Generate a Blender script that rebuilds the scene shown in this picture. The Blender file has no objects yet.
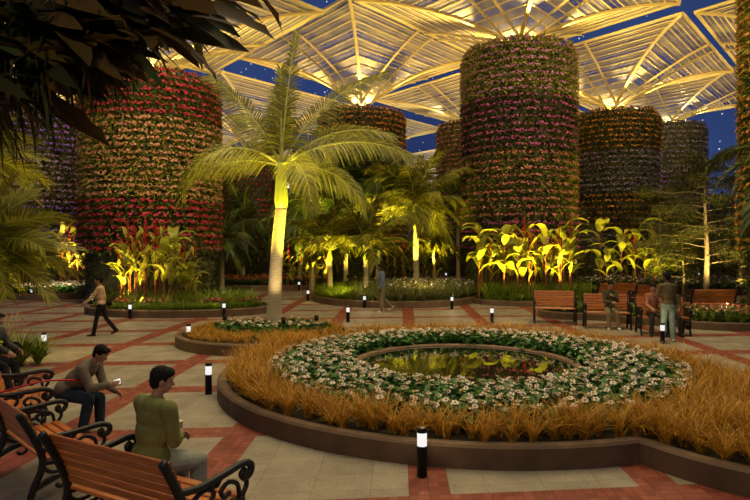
import bpy, bmesh, math, random
import numpy as np
from mathutils import Vector, Matrix
random.seed(7)
rng = np.random.default_rng(11)
PI = math.pi
SC = bpy.context.scene
COL = SC.collection
CAMH, FPX, HZ = 2.5, 600.0, 246.0     # eye height, focal length in pixels of a 750 px wide frame, horizon row

def gp(px, py, z=0.0):
    """ground (or height z) point seen at pixel px,py of the photograph"""
    d = FPX * (CAMH - z) / (py - HZ)
    return ((px - 375.0) / FPX * d, d)

# ------------------------------------------------------------------ materials
def new_mat(name):
    m = bpy.data.materials.new(name); m.use_nodes = True
    nt = m.node_tree
    for n in list(nt.nodes): nt.nodes.remove(n)
    out = nt.nodes.new('ShaderNodeOutputMaterial')
    return m, nt, out
def N(nt, t, **kw):
    n = nt.nodes.new(t)
    for k, v in kw.items(): setattr(n, k, v)
    return n
def ramp(nt, fac, stops):
    r = N(nt, 'ShaderNodeValToRGB')
    el = r.color_ramp.elements
    while len(el) < len(stops): el.new(0.5)
    for e, (p, c) in zip(el, stops):
        e.position = p; e.color = (*c, 1)
    nt.links.new(fac, r.inputs['Fac'])
    return r.outputs['Color']
def mixc(nt, fac, a, b, mode='MIX'):
    m = N(nt, 'ShaderNodeMix', data_type='RGBA', blend_type=mode)
    if isinstance(fac, (int, float)): m.inputs[0].default_value = fac
    else: nt.links.new(fac, m.inputs[0])
    for s, c in ((6, a), (7, b)):
        if isinstance(c, tuple): m.inputs[s].default_value = (*c, 1)
        else: nt.links.new(c, m.inputs[s])
    return m.outputs[2]
def mth(nt, op, a, b=None, clamp=False):
    m = N(nt, 'ShaderNodeMath', operation=op, use_clamp=clamp)
    for i, x in enumerate((a, b)):
        if x is None: continue
        if isinstance(x, (int, float)): m.inputs[i].default_value = x
        else: nt.links.new(x, m.inputs[i])
    return m.outputs[0]

def leaf_mat(name, cols, transl=0.3, rough=0.5, spec=0.3):
    """foliage: colour differs from leaf to leaf (random per island), light passes through"""
    m, nt, out = new_mat(name)
    g = N(nt, 'ShaderNodeNewGeometry')
    n = len(cols)
    c = ramp(nt, g.outputs['Random Per Island'], [(i / max(1, n - 1), cc) for i, cc in enumerate(cols)])
    p = N(nt, 'ShaderNodeBsdfPrincipled')
    p.inputs['Roughness'].default_value = rough
    p.inputs['Specular IOR Level'].default_value = spec
    nt.links.new(c, p.inputs['Base Color'])
    if transl > 0:
        t = N(nt, 'ShaderNodeBsdfTranslucent'); nt.links.new(c, t.inputs['Color'])
        mx = N(nt, 'ShaderNodeMixShader'); mx.inputs[0].default_value = transl
        nt.links.new(p.outputs[0], mx.inputs[1]); nt.links.new(t.outputs[0], mx.inputs[2])
        nt.links.new(mx.outputs[0], out.inputs[0])
    else:
        nt.links.new(p.outputs[0], out.inputs[0])
    return m

def solid(name, c, rough=0.6, metal=0.0, spec=0.4, var=0.25, scale=12.0, bump=0.0, stretch=None):
    """plain surface with a little procedural noise in its colour and relief"""
    m, nt, out = new_mat(name)
    tc = N(nt, 'ShaderNodeTexCoord')
    mp = N(nt, 'ShaderNodeMapping'); nt.links.new(tc.outputs['Object'], mp.inputs[0])
    if stretch: mp.inputs['Scale'].default_value = stretch
    no = N(nt, 'ShaderNodeTexNoise'); no.inputs['Scale'].default_value = scale; no.inputs['Detail'].default_value = 4
    nt.links.new(mp.outputs[0], no.inputs['Vector'])
    lo = tuple(x * (1 - var) for x in c); hi = tuple(min(1, x * (1 + var)) for x in c)
    col = ramp(nt, no.outputs['Fac'], [(0.3, lo), (0.7, hi)])
    p = N(nt, 'ShaderNodeBsdfPrincipled')
    p.inputs['Roughness'].default_value = rough; p.inputs['Metallic'].default_value = metal
    p.inputs['Specular IOR Level'].default_value = spec
    nt.links.new(col, p.inputs['Base Color'])
    if bump:
        b = N(nt, 'ShaderNodeBump'); b.inputs['Strength'].default_value = bump; b.inputs['Distance'].default_value = 0.02
        nt.links.new(no.outputs['Fac'], b.inputs['Height']); nt.links.new(b.outputs[0], p.inputs['Normal'])
    nt.links.new(p.outputs[0], out.inputs[0])
    return m

def paving_mat():
    m, nt, out = new_mat('stone_and_brick_paving')
    tc = N(nt, 'ShaderNodeTexCoord'); sx = N(nt, 'ShaderNodeSeparateXYZ'); nt.links.new(tc.outputs['Object'], sx.inputs[0])
    X, Y = sx.outputs[0], sx.outputs[1]
    a = mth(nt, 'DIVIDE', mth(nt, 'SUBTRACT', mth(nt, 'SUBTRACT', X, mth(nt, 'MULTIPLY', Y, 25 / 600)), 0.30), 2.40)
    b = mth(nt, 'DIVIDE', mth(nt, 'SUBTRACT', mth(nt, 'SUBTRACT', Y, mth(nt, 'MULTIPLY', X, 0.10)), 5.74), 2.53)
    def band(t, w):
        f = mth(nt, 'ABSOLUTE', mth(nt, 'SUBTRACT', mth(nt, 'FRACT', mth(nt, 'ADD', t, 0.5)), 0.5))
        return mth(nt, 'LESS_THAN', f, w), f
    ba, fa = band(a, 0.088); bb, fb = band(b, 0.088)
    red = mth(nt, 'MAXIMUM', ba, bb)
    # little bricks inside the bands
    def joints(t, n, w):
        f = mth(nt, 'ABSOLUTE', mth(nt, 'SUBTRACT', mth(nt, 'FRACT', mth(nt, 'MULTIPLY', t, n)), 0.5))
        return mth(nt, 'GREATER_THAN', f, 0.5 - w)
    def cells(na, nb):
        cv = N(nt, 'ShaderNodeCombineXYZ')
        nt.links.new(mth(nt, 'FLOOR', mth(nt, 'MULTIPLY', a, na)), cv.inputs[0])
        nt.links.new(mth(nt, 'FLOOR', mth(nt, 'MULTIPLY', b, nb)), cv.inputs[1])
        w = N(nt, 'ShaderNodeTexWhiteNoise'); nt.links.new(cv.outputs[0], w.inputs['Vector'])
        return w.outputs['Value']
    # bricks in the a-bands lie across them, in the b-bands along Y
    ja = mth(nt, 'MAXIMUM', joints(b, 23, 0.05), joints(a, 11.36, 0.03))
    jb = mth(nt, 'MAXIMUM', joints(a, 23, 0.05), joints(b, 11.36, 0.03))
    brickj = mth(nt, 'ADD', mth(nt, 'MULTIPLY', ba, ja), mth(nt, 'MULTIPLY', mth(nt, 'SUBTRACT', 1.0, ba), jb))
    stonej = mth(nt, 'MAXIMUM', joints(a, 4, 0.006), joints(b, 6, 0.008))
    no = N(nt, 'ShaderNodeTexNoise'); no.inputs['Scale'].default_value = 2.2; no.inputs['Detail'].default_value = 7; no.inputs['Roughness'].default_value = 0.62
    nt.links.new(tc.outputs['Object'], no.inputs['Vector'])
    no2 = N(nt, 'ShaderNodeTexNoise'); no2.inputs['Scale'].default_value = 34; no2.inputs['Detail'].default_value = 3
    nt.links.new(tc.outputs['Object'], no2.inputs['Vector'])
    stone = ramp(nt, no.outputs['Fac'], [(0.3, (0.19, 0.155, 0.105)), (0.5, (0.27, 0.225, 0.155)), (0.72, (0.34, 0.285, 0.20))])
    stone = mixc(nt, 0.35, stone, ramp(nt, cells(4, 6), [(0, (0.20, 0.165, 0.125)), (1, (0.40, 0.34, 0.26))]))
    stone = mixc(nt, mth(nt, 'MULTIPLY', stonej, 0.6), stone, (0.09, 0.07, 0.05))
    brick = ramp(nt, cells(23, 23), [(0, (0.17, 0.034, 0.018)), (0.5, (0.235, 0.052, 0.028)), (1, (0.29, 0.078, 0.042))])
    brick = mixc(nt, mth(nt, 'MULTIPLY', brickj, 0.65), brick, (0.07, 0.022, 0.015))
    col = mixc(nt, red, stone, brick)
    col = mixc(nt, 0.35, col, ramp(nt, no2.outputs['Fac'], [(0.35, (0.35, 0.35, 0.35)), (0.65, (1, 1, 1))]), 'MULTIPLY')
    p = N(nt, 'ShaderNodeBsdfPrincipled'); p.inputs['Specular IOR Level'].default_value = 0.25
    nt.links.new(ramp(nt, no.outputs['Fac'], [(0.3, (0.75,) * 3), (0.7, (0.5,) * 3)]), p.inputs['Roughness'])
    nt.links.new(col, p.inputs['Base Color'])
    bp = N(nt, 'ShaderNodeBump'); bp.inputs['Strength'].default_value = 0.25; bp.inputs['Distance'].default_value = 0.01
    nt.links.new(mth(nt, 'SUBTRACT', no2.outputs['Fac'], mth(nt, 'MULTIPLY', mth(nt, 'MULTIPLY', red, brickj), 0.8)), bp.inputs['Height'])
    nt.links.new(bp.outputs[0], p.inputs['Normal'])
    nt.links.new(p.outputs[0], out.inputs[0])
    return m

def wood_mat():
    m, nt, out = new_mat('orange_varnished_wood')
    tc = N(nt, 'ShaderNodeTexCoord'); mp = N(nt, 'ShaderNodeMapping'); mp.inputs['Scale'].default_value = (1.2, 22, 22)
    nt.links.new(tc.outputs['Object'], mp.inputs[0])
    no = N(nt, 'ShaderNodeTexNoise'); no.inputs['Scale'].default_value = 3; no.inputs['Detail'].default_value = 5
    nt.links.new(mp.outputs[0], no.inputs['Vector'])
    g = N(nt, 'ShaderNodeNewGeometry')
    c = ramp(nt, no.outputs['Fac'], [(0.3, (0.26, 0.065, 0.011)), (0.6, (0.47, 0.140, 0.022)), (0.8, (0.56, 0.19, 0.04))])
    c = mixc(nt, 0.4, c, ramp(nt, g.outputs['Random Per Island'], [(0, (0.5, 0.42, 0.4)), (1, (1, 1, 1))]), 'MULTIPLY')
    p = N(nt, 'ShaderNodeBsdfPrincipled'); p.inputs['Roughness'].default_value = 0.42
    nt.links.new(c, p.inputs['Base Color']); nt.links.new(p.outputs[0], out.inputs[0])
    return m

def panel_mat(name, clear):
    """frosted roof glass: milky, lets some of the night sky through where it is clear"""
    m, nt, out = new_mat(name)
    tc = N(nt, 'ShaderNodeTexCoord')
    no = N(nt, 'ShaderNodeTexNoise'); no.inputs['Scale'].default_value = 0.35; no.inputs['Detail'].default_value = 3
    nt.links.new(tc.outputs['Object'], no.inputs['Vector'])
    df = N(nt, 'ShaderNodeBsdfDiffuse')
    n3 = N(nt, 'ShaderNodeTexNoise'); n3.inputs['Scale'].default_value = 0.55; n3.inputs['Detail'].default_value = 4
    nt.links.new(tc.outputs['Object'], n3.inputs['Vector'])
    nt.links.new(ramp(nt, n3.outputs['Fac'], [(0.38, (0.34, 0.32, 0.40)), (0.5, (0.60, 0.55, 0.52)), (0.64, (0.84, 0.74, 0.52))]), df.inputs['Color'])
    tl = N(nt, 'ShaderNodeBsdfTranslucent'); tl.inputs['Color'].default_value = (0.70, 0.66, 0.6, 1)
    m1 = N(nt, 'ShaderNodeMixShader'); m1.inputs[0].default_value = 0.25
    nt.links.new(df.outputs[0], m1.inputs[1]); nt.links.new(tl.outputs[0], m1.inputs[2])
    tr = N(nt, 'ShaderNodeBsdfTransparent'); tr.inputs['Color'].default_value = (0.95, 0.97, 1, 1)
    m2 = N(nt, 'ShaderNodeMixShader')
    f = ramp(nt, no.outputs['Fac'], [(0.35, (clear * 0.55,) * 3), (0.65, (min(1, clear * 1.3),) * 3)])
    nt.links.new(f, m2.inputs[0])
    nt.links.new(m1.outputs[0], m2.inputs[1]); nt.links.new(tr.outputs[0], m2.inputs[2])
    nt.links.new(m2.outputs[0], out.inputs[0])
    return m

def emit_mat(name, c, s):
    m, nt, out = new_mat(name)
    e = N(nt, 'ShaderNodeEmission'); e.inputs[0].default_value = (*c, 1); e.inputs[1].default_value = s
    nt.links.new(e.outputs[0], out.inputs[0])
    return m

def water_mat():
    m, nt, out = new_mat('dark_still_water')
    tc = N(nt, 'ShaderNodeTexCoord')
    no = N(nt, 'ShaderNodeTexNoise'); no.inputs['Scale'].default_value = 5; no.inputs['Detail'].default_value = 2
    nt.links.new(tc.outputs['Object'], no.inputs['Vector'])
    b = N(nt, 'ShaderNodeBump'); b.inputs['Strength'].default_value = 0.03; b.inputs['Distance'].default_value = 0.02
    nt.links.new(no.outputs['Fac'], b.inputs['Height'])
    p = N(nt, 'ShaderNodeBsdfPrincipled')
    p.inputs['Base Color'].default_value = (0.012, 0.012, 0.008, 1); p.inputs['Roughness'].default_value = 0.015
    p.inputs['IOR'].default_value = 9.0
    nt.links.new(b.outputs[0], p.inputs['Normal'])
    nt.links.new(p.outputs[0], out.inputs[0])
    return m

# ------------------------------------------------------------------ geometry helpers
class G:
    """collects pieces of geometry for one mesh"""
    def __init__(s): s.v = []; s.f = []; s.m = []; s.n = 0
    def add(s, V, F, mi=0):
        V = np.asarray(V, float)
        s.v.append(V)
        F = [tuple(int(i) + s.n for i in f) for f in F]
        s.f += F; s.m += [mi] * len(F); s.n += len(V)
        return s
    def V(s): return np.concatenate(s.v) if s.v else np.zeros((0, 3))

def link(name, me, parent=None):
    o = bpy.data.objects.new(name, me); COL.objects.link(o)
    if parent is not None: o.parent = parent
    return o
def make_mesh(name, V, F, mats, MI=None, smooth=False):
    me = bpy.data.meshes.new(name)
    if isinstance(F, np.ndarray):                    # triangles, fast path
        me.vertices.add(len(V)); me.vertices.foreach_set('co', np.asarray(V, np.float32).ravel())
        n = len(F)
        me.loops.add(n * 3); me.loops.foreach_set('vertex_index', F.astype(np.int32).ravel())
        me.polygons.add(n); me.polygons.foreach_set('loop_start', np.arange(0, n * 3, 3, dtype=np.int32))
        try: me.polygons.foreach_set('loop_total', np.full(n, 3, np.int32))
        except Exception: pass
    else:
        me.from_pydata([tuple(v) for v in V], [], F)
    for m in (mats if isinstance(mats, (list, tuple)) else [mats]): me.materials.append(m)
    if MI is not None: me.polygons.foreach_set('material_index', np.asarray(MI, np.int32))
    if smooth: me.polygons.foreach_set('use_smooth', np.ones(len(me.polygons), bool))
    me.update(calc_edges=True); me.validate()
    return me
def gobj(name, g, mats, parent=None, smooth=False):
    return link(name, make_mesh(name, g.V(), g.f, mats, g.m, smooth), parent)

def empty(name, loc=(0, 0, 0), rz=0.0):
    o = bpy.data.objects.new(name, None); COL.objects.link(o)
    o.location = loc; o.rotation_euler = (0, 0, rz); o.empty_display_size = 0.2
    return o
def tag(o, label=None, cat=None, group=None, kind=None):
    if label: o['label'] = label
    if cat: o['category'] = cat
    if group: o['group'] = group
    if kind: o['kind'] = kind
    return o
def dup(root, loc, rz=0.0, s=1.0, label=None, group=None):
    """a copy of a thing with copies of its parts and sub-parts"""
    r = root.copy(); COL.objects.link(r); r.location = loc; r.rotation_euler = (0, 0, rz); r.scale = (s, s, s)
    if label: r['label'] = label
    if group: r['group'] = group
    for ch in list(root.children):
        c = ch.copy(); COL.objects.link(c); c.parent = r
        for gch in ch.children:
            d = gch.copy(); COL.objects.link(d); d.parent = c
    return r

def box(x0, x1, y0, y1, z0, z1):
    V = [(x0, y0, z0), (x1, y0, z0), (x1, y1, z0), (x0, y1, z0), (x0, y0, z1), (x1, y0, z1), (x1, y1, z1), (x0, y1, z1)]
    return V, [(3, 2, 1, 0), (4, 5, 6, 7), (0, 1, 5, 4), (1, 2, 6, 5), (2, 3, 7, 6), (3, 0, 4, 7)]

def frames(P):
    P = np.asarray(P, float); n = len(P)
    T = np.zeros_like(P)
    T[1:-1] = P[2:] - P[:-2]; T[0] = P[1] - P[0]; T[-1] = P[-1] - P[-2]
    T /= np.linalg.norm(T, axis=1)[:, None] + 1e-12
    up = np.array([0, 0, 1.0]) if abs(T[0][2]) < 0.9 else np.array([0, 1.0, 0])
    U = np.zeros_like(P); W = np.zeros_like(P)
    u = up - T[0] * up.dot(T[0]); u /= np.linalg.norm(u)
    for i in range(n):
        u = u - T[i] * u.dot(T[i]); u /= np.linalg.norm(u) + 1e-12
        U[i] = u; W[i] = np.cross(T[i], u)
    return P, T, U, W
def tube(P, r, k=8, flat=1.0, cap=True):
    """tube along points P, radius r (number or list); flat squashes it across W"""
    P, T, U, W = frames(P); n = len(P)
    r = np.full(n, r, float) if np.isscalar(r) else np.asarray(r, float)
    a = np.arange(k) * 2 * PI / k
    V = (P[:, None] + r[:, None, None] * (np.cos(a)[None, :, None] * U[:, None] + flat * np.sin(a)[None, :, None] * W[:, None])).reshape(-1, 3)
    F = []
    for i in range(n - 1):
        for j in range(k):
            j2 = (j + 1) % k
            F.append((i * k + j, i * k + j2, (i + 1) * k + j2, (i + 1) * k + j))
    if cap:
        F.append(tuple(range(k - 1, -1, -1))); F.append(tuple((n - 1) * k + j for j in range(k)))
    return V, F
def lathe(prof, k=24, cx=0, cy=0):
    """profile [(r,z)...] turned about the vertical through cx,cy; closed at both ends"""
    V = []; F = []
    a = [2 * PI * j / k for j in range(k)]
    for r, z in prof: V += [(cx + r * math.cos(t), cy + r * math.sin(t), z) for t in a]
    n = len(prof)
    for i in range(n - 1):
        for j in range(k):
            j2 = (j + 1) % k
            F.append((i * k + j, i * k + j2, (i + 1) * k + j2, (i + 1) * k + j))
    F.append(tuple(range(k - 1, -1, -1))); F.append(tuple((n - 1) * k + j for j in range(k)))
    return V, F
def spline(pts, n=24):
    """Catmull-Rom through pts"""
    P = [np.asarray(p, float) for p in pts]
    P = [2 * P[0] - P[1]] + P + [2 * P[-1] - P[-2]]
    out = []
    segs = len(P) - 3
    for s in range(segs):
        p0, p1, p2, p3 = P[s:s + 4]
        m = max(2, n // segs)
        for i in range(m):
            t = i / m
            out.append(0.5 * (2 * p1 + (p2 - p0) * t + (2 * p0 - 5 * p1 + 4 * p2 - p3) * t * t + (3 * p1 - p0 - 3 * p2 + p3) * t ** 3))
    out.append(P[-2])
    return np.array(out)
def ellipsoid(c, r, ax=None, nu=14, nv=9):
    V = []; F = []
    A = np.eye(3) if ax is None else np.asarray(ax, float)
    c = np.asarray(c, float)
    for i in range(nv + 1):
        th = PI * i / nv
        for j in range(nu):
            ph = 2 * PI * j / nu
            q = np.array([r[0] * math.sin(th) * math.cos(ph), r[1] * math.sin(th) * math.sin(ph), r[2] * math.cos(th)])
            V.append(c + A @ q)
    for i in range(nv):
        for j in range(nu):
            j2 = (j + 1) % nu
            F.append((i * nu + j, (i + 1) * nu + j, (i + 1) * nu + j2, i * nu + j2))
    return V, F

def blade(L, W, segs=4, bend=0.6, prof='lance', fold=0.25, e0=0.0):
    """a leaf growing along +X from the origin, arching down by bend radians; 3 vertices across. -> V, triangles"""
    V = []; x = z = 0.0; h = L / segs
    for i in range(segs + 1):
        t = i / segs
        if prof == 'lance': w = math.sin(PI * min(1, 0.06 + t * 0.94)) ** 0.8
        elif prof == 'paddle': w = (math.sin(PI * min(1, 0.03 + t * 0.97) ** 0.75)) ** 0.6 if t < 1 else 0
        elif prof == 'grass': w = (1 - t) ** 0.6
        else: w = 1 - t
        w = max(w, 0.02) * W / 2
        a = e0 - bend * t
        V += [(x, -w, z + fold * w), (x, 0, z), (x, w, z + fold * w)]
        x += h * math.cos(a); z += h * math.sin(a)
    F = []
    for i in range(segs):
        b = i * 3
        for k in (0, 1):
            F += [(b + k, b + 3 + k, b + 4 + k), (b + k, b + 4 + k, b + 1 + k)]
    return np.array(V), np.array(F)
def rot(az, el, roll=None):
    """frames whose x axis points to azimuth az, elevation el. arrays -> (n,3,3)"""
    az = np.asarray(az, float); el = np.asarray(el, float); n = len(az)
    roll = np.zeros(n) if roll is None else np.asarray(roll, float)
    ca, sa, ce, se, cr, sr = np.cos(az), np.sin(az), np.cos(el), np.sin(el), np.cos(roll), np.sin(roll)
    X = np.stack([ce * ca, ce * sa, se], 1); Y0 = np.stack([-sa, ca, 0 * ca], 1); Z0 = np.cross(X, Y0)
    Y = Y0 * cr[:, None] + Z0 * sr[:, None]; Z = np.cross(X, Y)
    return np.stack([X, Y, Z], 2)
def scatter(T, pos, R, s=1.0):
    """N transformed copies of template T=(V,F) as one array pair"""
    tv, tf = T; n = len(pos)
    s = np.full(n, s) if np.isscalar(s) else np.asarray(s)
    V = np.einsum('nij,kj->nki', R, tv) * s[:, None, None] + np.asarray(pos)[:, None]
    F = tf[None] + (np.arange(n) * len(tv))[:, None, None]
    return V.reshape(-1, 3), F.reshape(-1, 3)
def cat(*parts):
    vs, fs, n = [], [], 0
    for V, F in parts:
        vs.append(V); fs.append(F + n); n += len(V)
    return np.concatenate(vs), np.concatenate(fs)
def flower_t(r=0.05, petals=6, cup=0.25, pw=0.55):
    """a flower head facing +X: petals (template of triangles)"""
    V = [(0, 0, 0)]; F = []
    for i in range(petals):
        a = 2 * PI * i / petals; d = pw * PI / petals * 1.6
        b = len(V)
        V += [(cup * r * .6, r * .62 * math.cos(a - d), r * .62 * math.sin(a - d)), (cup * r, r * math.cos(a), r * math.sin(a)), (cup * r * .6, r * .62 * math.cos(a + d), r * .62 * math.sin(a + d))]
        F += [(0, b, b + 1), (0, b + 1, b + 2)]
    return np.array(V), np.array(F)
def U(a, b, n): return rng.uniform(a, b, n)
# ------------------------------------------------------------------ camera, sky, render look
cam = bpy.data.cameras.new('camera'); co = bpy.data.objects.new('camera', cam); COL.objects.link(co)
co.location = (0, 0, CAMH); co.rotation_euler = (PI / 2, 0, 0)
cam.sensor_width = 36; cam.lens = 36 * FPX / 750; cam.shift_y = -4 / 750; cam.clip_end = 400
SC.camera = co
SC.view_settings.view_transform = 'Standard'; SC.view_settings.look = 'None'
SC.view_settings.exposure = 0.0; SC.view_settings.gamma = 1.0
try: SC.view_settings.use_curve_mapping = False
except Exception: pass
SC.cycles.max_bounces = 6; SC.cycles.transparent_max_bounces = 12; SC.cycles.sample_clamp_indirect = 4.0
try: SC.cycles.use_denoising = True
except Exception: pass

w = bpy.data.worlds.new('night_sky'); SC.world = w; w.use_nodes = True
nt = w.node_tree
bg = nt.nodes['Background']
tc = N(nt, 'ShaderNodeTexCoord')
vo = N(nt, 'ShaderNodeTexVoronoi'); vo.inputs['Scale'].default_value = 150
nt.links.new(tc.outputs['Generated'], vo.inputs['Vector'])
ns = N(nt, 'ShaderNodeTexNoise'); ns.inputs['Scale'].default_value = 4; ns.inputs['Detail'].default_value = 5
nt.links.new(tc.outputs['Generated'], ns.inputs['Vector'])
base = ramp(nt, ns.outputs['Fac'], [(0.3, (0.016, 0.030, 0.105)), (0.7, (0.030, 0.060, 0.185))])
sep = N(nt, 'ShaderNodeSeparateColor'); nt.links.new(vo.outputs['Color'], sep.inputs[0])
star = mth(nt, 'MULTIPLY', mth(nt, 'LESS_THAN', vo.outputs['Distance'], mth(nt, 'MULTIPLY', sep.outputs[0], 0.17)), mth(nt, 'GREATER_THAN', sep.outputs[1], 0.45))
nt.links.new(mixc(nt, star, base, (0.8, 0.85, 1.0)), bg.inputs['Color'])
bg.inputs['Strength'].default_value = 1.0

def light(name, kind, loc, power, color, size=0.1, target=None, angle=60, blend=0.6):
    l = bpy.data.lights.new(name, kind); l.energy = power; l.color = color
    if kind == 'AREA': l.shape = 'DISK'; l.size = size
    else: l.shadow_soft_size = size
    if kind == 'SPOT': l.spot_size = math.radians(angle); l.spot_blend = blend
    o = bpy.data.objects.new(name, l); COL.objects.link(o); o.location = loc
    if target is not None:
        d = Vector(target) - Vector(loc)
        o.rotation_euler = d.to_track_quat('-Z', 'Y').to_euler()
    return o
GOLD = (1.0, 0.70, 0.22); WARM = (1.0, 0.80, 0.41); LIME = (1.0, 0.80, 0.10)

# ------------------------------------------------------------------ floor
M_pave = paving_mat()
g = G(); g.add(*box(-45, 45, -4, 90, -0.3, 0.0))
floor = gobj('floor', g, M_pave); tag(floor, kind='structure')

# ------------------------------------------------------------------ glass roof: one vaulted square canopy per tower
M_rib = solid('cream_painted_steel', (0.92, 0.74, 0.34), 0.5, 0.0, var=0.06)
M_frost = panel_mat('frosted_roof_glass', 0.20)
M_clear = panel_mat('clear_roof_glass', 0.62)
LU = np.array([9.2, 10.8]); LV = np.array([-8.3, 10.4])
def canopy(cx, cy, z0, ze, power=1.0, col=GOLD, sc=0.965, full=True):
    root = empty('ceiling', (cx, cy, z0)); tag(root, kind='structure')
    H = ze - z0
    def P(p, q, dz=0.0):
        r = max(abs(p), abs(q)); xy = (p * LU + q * LV) / 2 * sc
        return (xy[0], xy[1], 0.25 + (H - 0.25) * (1 - (1 - r) ** 2.0) + dz)
    rows = [0.07, 0.13, 0.20, 0.27, 0.345, 0.42, 0.50, 0.58, 0.66, 0.745, 0.83, 0.915, 1.0]
    secs = [((1, -1), (1, 1)), ((1, 1), (-1, 1)), ((-1, 1), (-1, -1)), ((-1, -1), (1, -1))]
    fr, cl, pu = G(), G(), G()
    for (a, b) in secs:
        for i in range(len(rows) - 1):
            r0, r1 = rows[i], rows[i + 1]
            tgt = cl if (i % 2 == 1 and i < 9) else fr
            for k in range(4):
                t0, t1 = k / 4, (k + 1) / 4
                def at(r, t): return P(r * (a[0] + (b[0] - a[0]) * t), r * (a[1] + (b[1] - a[1]) * t))
                tgt.add([at(r0, t0), at(r1, t0), at(r1, t1), at(r0, t1)], [(0, 1, 2, 3)])
        for i, r in enumerate(rows[1:]):
            e = 0.09 if i == len(rows) - 2 else 0.042
            pu.add(*tube([P(r * a[0], r * a[1], -0.04), P(r * b[0], r * b[1], -0.04)], e, 5))
            if 3 < i < len(rows) - 2:                                   # a light bar between the main purlins
                r2 = (rows[i + 1] + rows[min(i + 2, len(rows) - 1)]) / 2
                pu.add(*tube([P(r2 * a[0], r2 * a[1], -0.02), P(r2 * b[0], r2 * b[1], -0.02)], 0.018, 4))
    gobj('frosted_pane', fr, M_frost, root); gobj('clear_pane', cl, M_clear, root)
    tag(gobj('purlin', pu, M_rib, root), kind='stuff')
    ts = np.linspace(0.05, 1, 14)
    for (p, q) in ((1, 1), (-1, 1), (-1, -1), (1, -1)):                # hips
        r = G(); r.add(*tube([P(p * t, q * t, -0.10) for t in ts], 0.105, 6)); gobj('hip_rib', r, M_rib, root)
    for (p, q) in ((1, 0), (0, 1), (-1, 0), (0, -1)):                  # paired arch ribs hung below the glass
        r = G()
        for s in (-0.055, 0.055):
            pts = []
            for t in ts:
                x, y, z = P(p * t + (s * (1 + t) if p == 0 else 0), q * t + (s * (1 + t) if q == 0 else 0))
                pts.append((x, y, z - 0.15 - 0.75 * math.sin(PI * t) * 0.6))
            r.add(*tube(pts, 0.072, 6))
        gobj('arch_rib', r, M_rib, root)
    # uplights on the tower head
    light('tower_head_lamp', 'POINT', (cx, cy, z0 + 0.9), 420 * power, col, 0.02)
    for k in range(4):
        a = PI / 4 * 0 + k * PI / 2 + 0.05
        d = np.array([math.cos(a), math.sin(a)])
        o = light('canopy_uplight', 'SPOT', (cx + d[0] * 2.2, cy + d[1] * 2.2, z0 + 0.2), 1150 * power, col, 0.02, (cx + d[0] * 7.0, cy + d[1] * 7.0, ze), 125, 0.8)
    return root

# ------------------------------------------------------------------ flower towers
M_core = solid('olive_planter_wall', (0.065, 0.065, 0.022), 0.9, var=.5, scale=6)  # olive tone close to the foliage in front of it
LF = {
 'olive': leaf_mat('olive_foliage', [(0.06, 0.08, 0.012), (0.16, 0.17, 0.025), (0.28, 0.27, 0.04)]),
 'bright': leaf_mat('yellow_green_foliage', [(0.14, 0.16, 0.02), (0.32, 0.33, 0.04), (0.46, 0.45, 0.07)]),
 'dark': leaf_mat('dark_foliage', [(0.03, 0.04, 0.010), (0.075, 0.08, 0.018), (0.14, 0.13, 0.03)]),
 'brown': leaf_mat('brown_foliage', [(0.05, 0.035, 0.016), (0.12, 0.085, 0.028), (0.20, 0.15, 0.04)]),
 'grey': leaf_mat('grey_green_foliage', [(0.06, 0.07, 0.04), (0.14, 0.15, 0.09), (0.22, 0.22, 0.15)]),
}
FL = {k: leaf_mat(k + '_petals', c, 0.2) for k, c in {
 'crimson': [(0.36, 0.010, 0.03), (0.58, 0.022, 0.06), (0.70, 0.08, 0.12)],
 'salmon': [(0.50, 0.16, 0.08), (0.64, 0.26, 0.15), (0.70, 0.38, 0.22)],
 'pink': [(0.36, 0.10, 0.25), (0.55, 0.17, 0.36), (0.62, 0.30, 0.42)],
 'magenta': [(0.25, 0.03, 0.13), (0.42, 0.06, 0.22), (0.52, 0.14, 0.28)],
 'violet': [(0.14, 0.04, 0.36), (0.24, 0.08, 0.55), (0.38, 0.18, 0.68)],
 'mauve': [(0.22, 0.13, 0.25), (0.32, 0.20, 0.36), (0.38, 0.28, 0.40)],
 'orange': [(0.45, 0.13, 0.02), (0.62, 0.22, 0.03), (0.70, 0.34, 0.06)],
 'rose': [(0.38, 0.08, 0.09), (0.52, 0.14, 0.13), (0.60, 0.26, 0.20)],
 'maroon': [(0.14, 0.01, 0.03), (0.22, 0.02, 0.05), (0.30, 0.05, 0.08)],
}.items()}
T_leaf = blade(0.25, 0.072, 2, 0.8); T_flow = flower_t(0.062, 5, 0.3)
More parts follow.
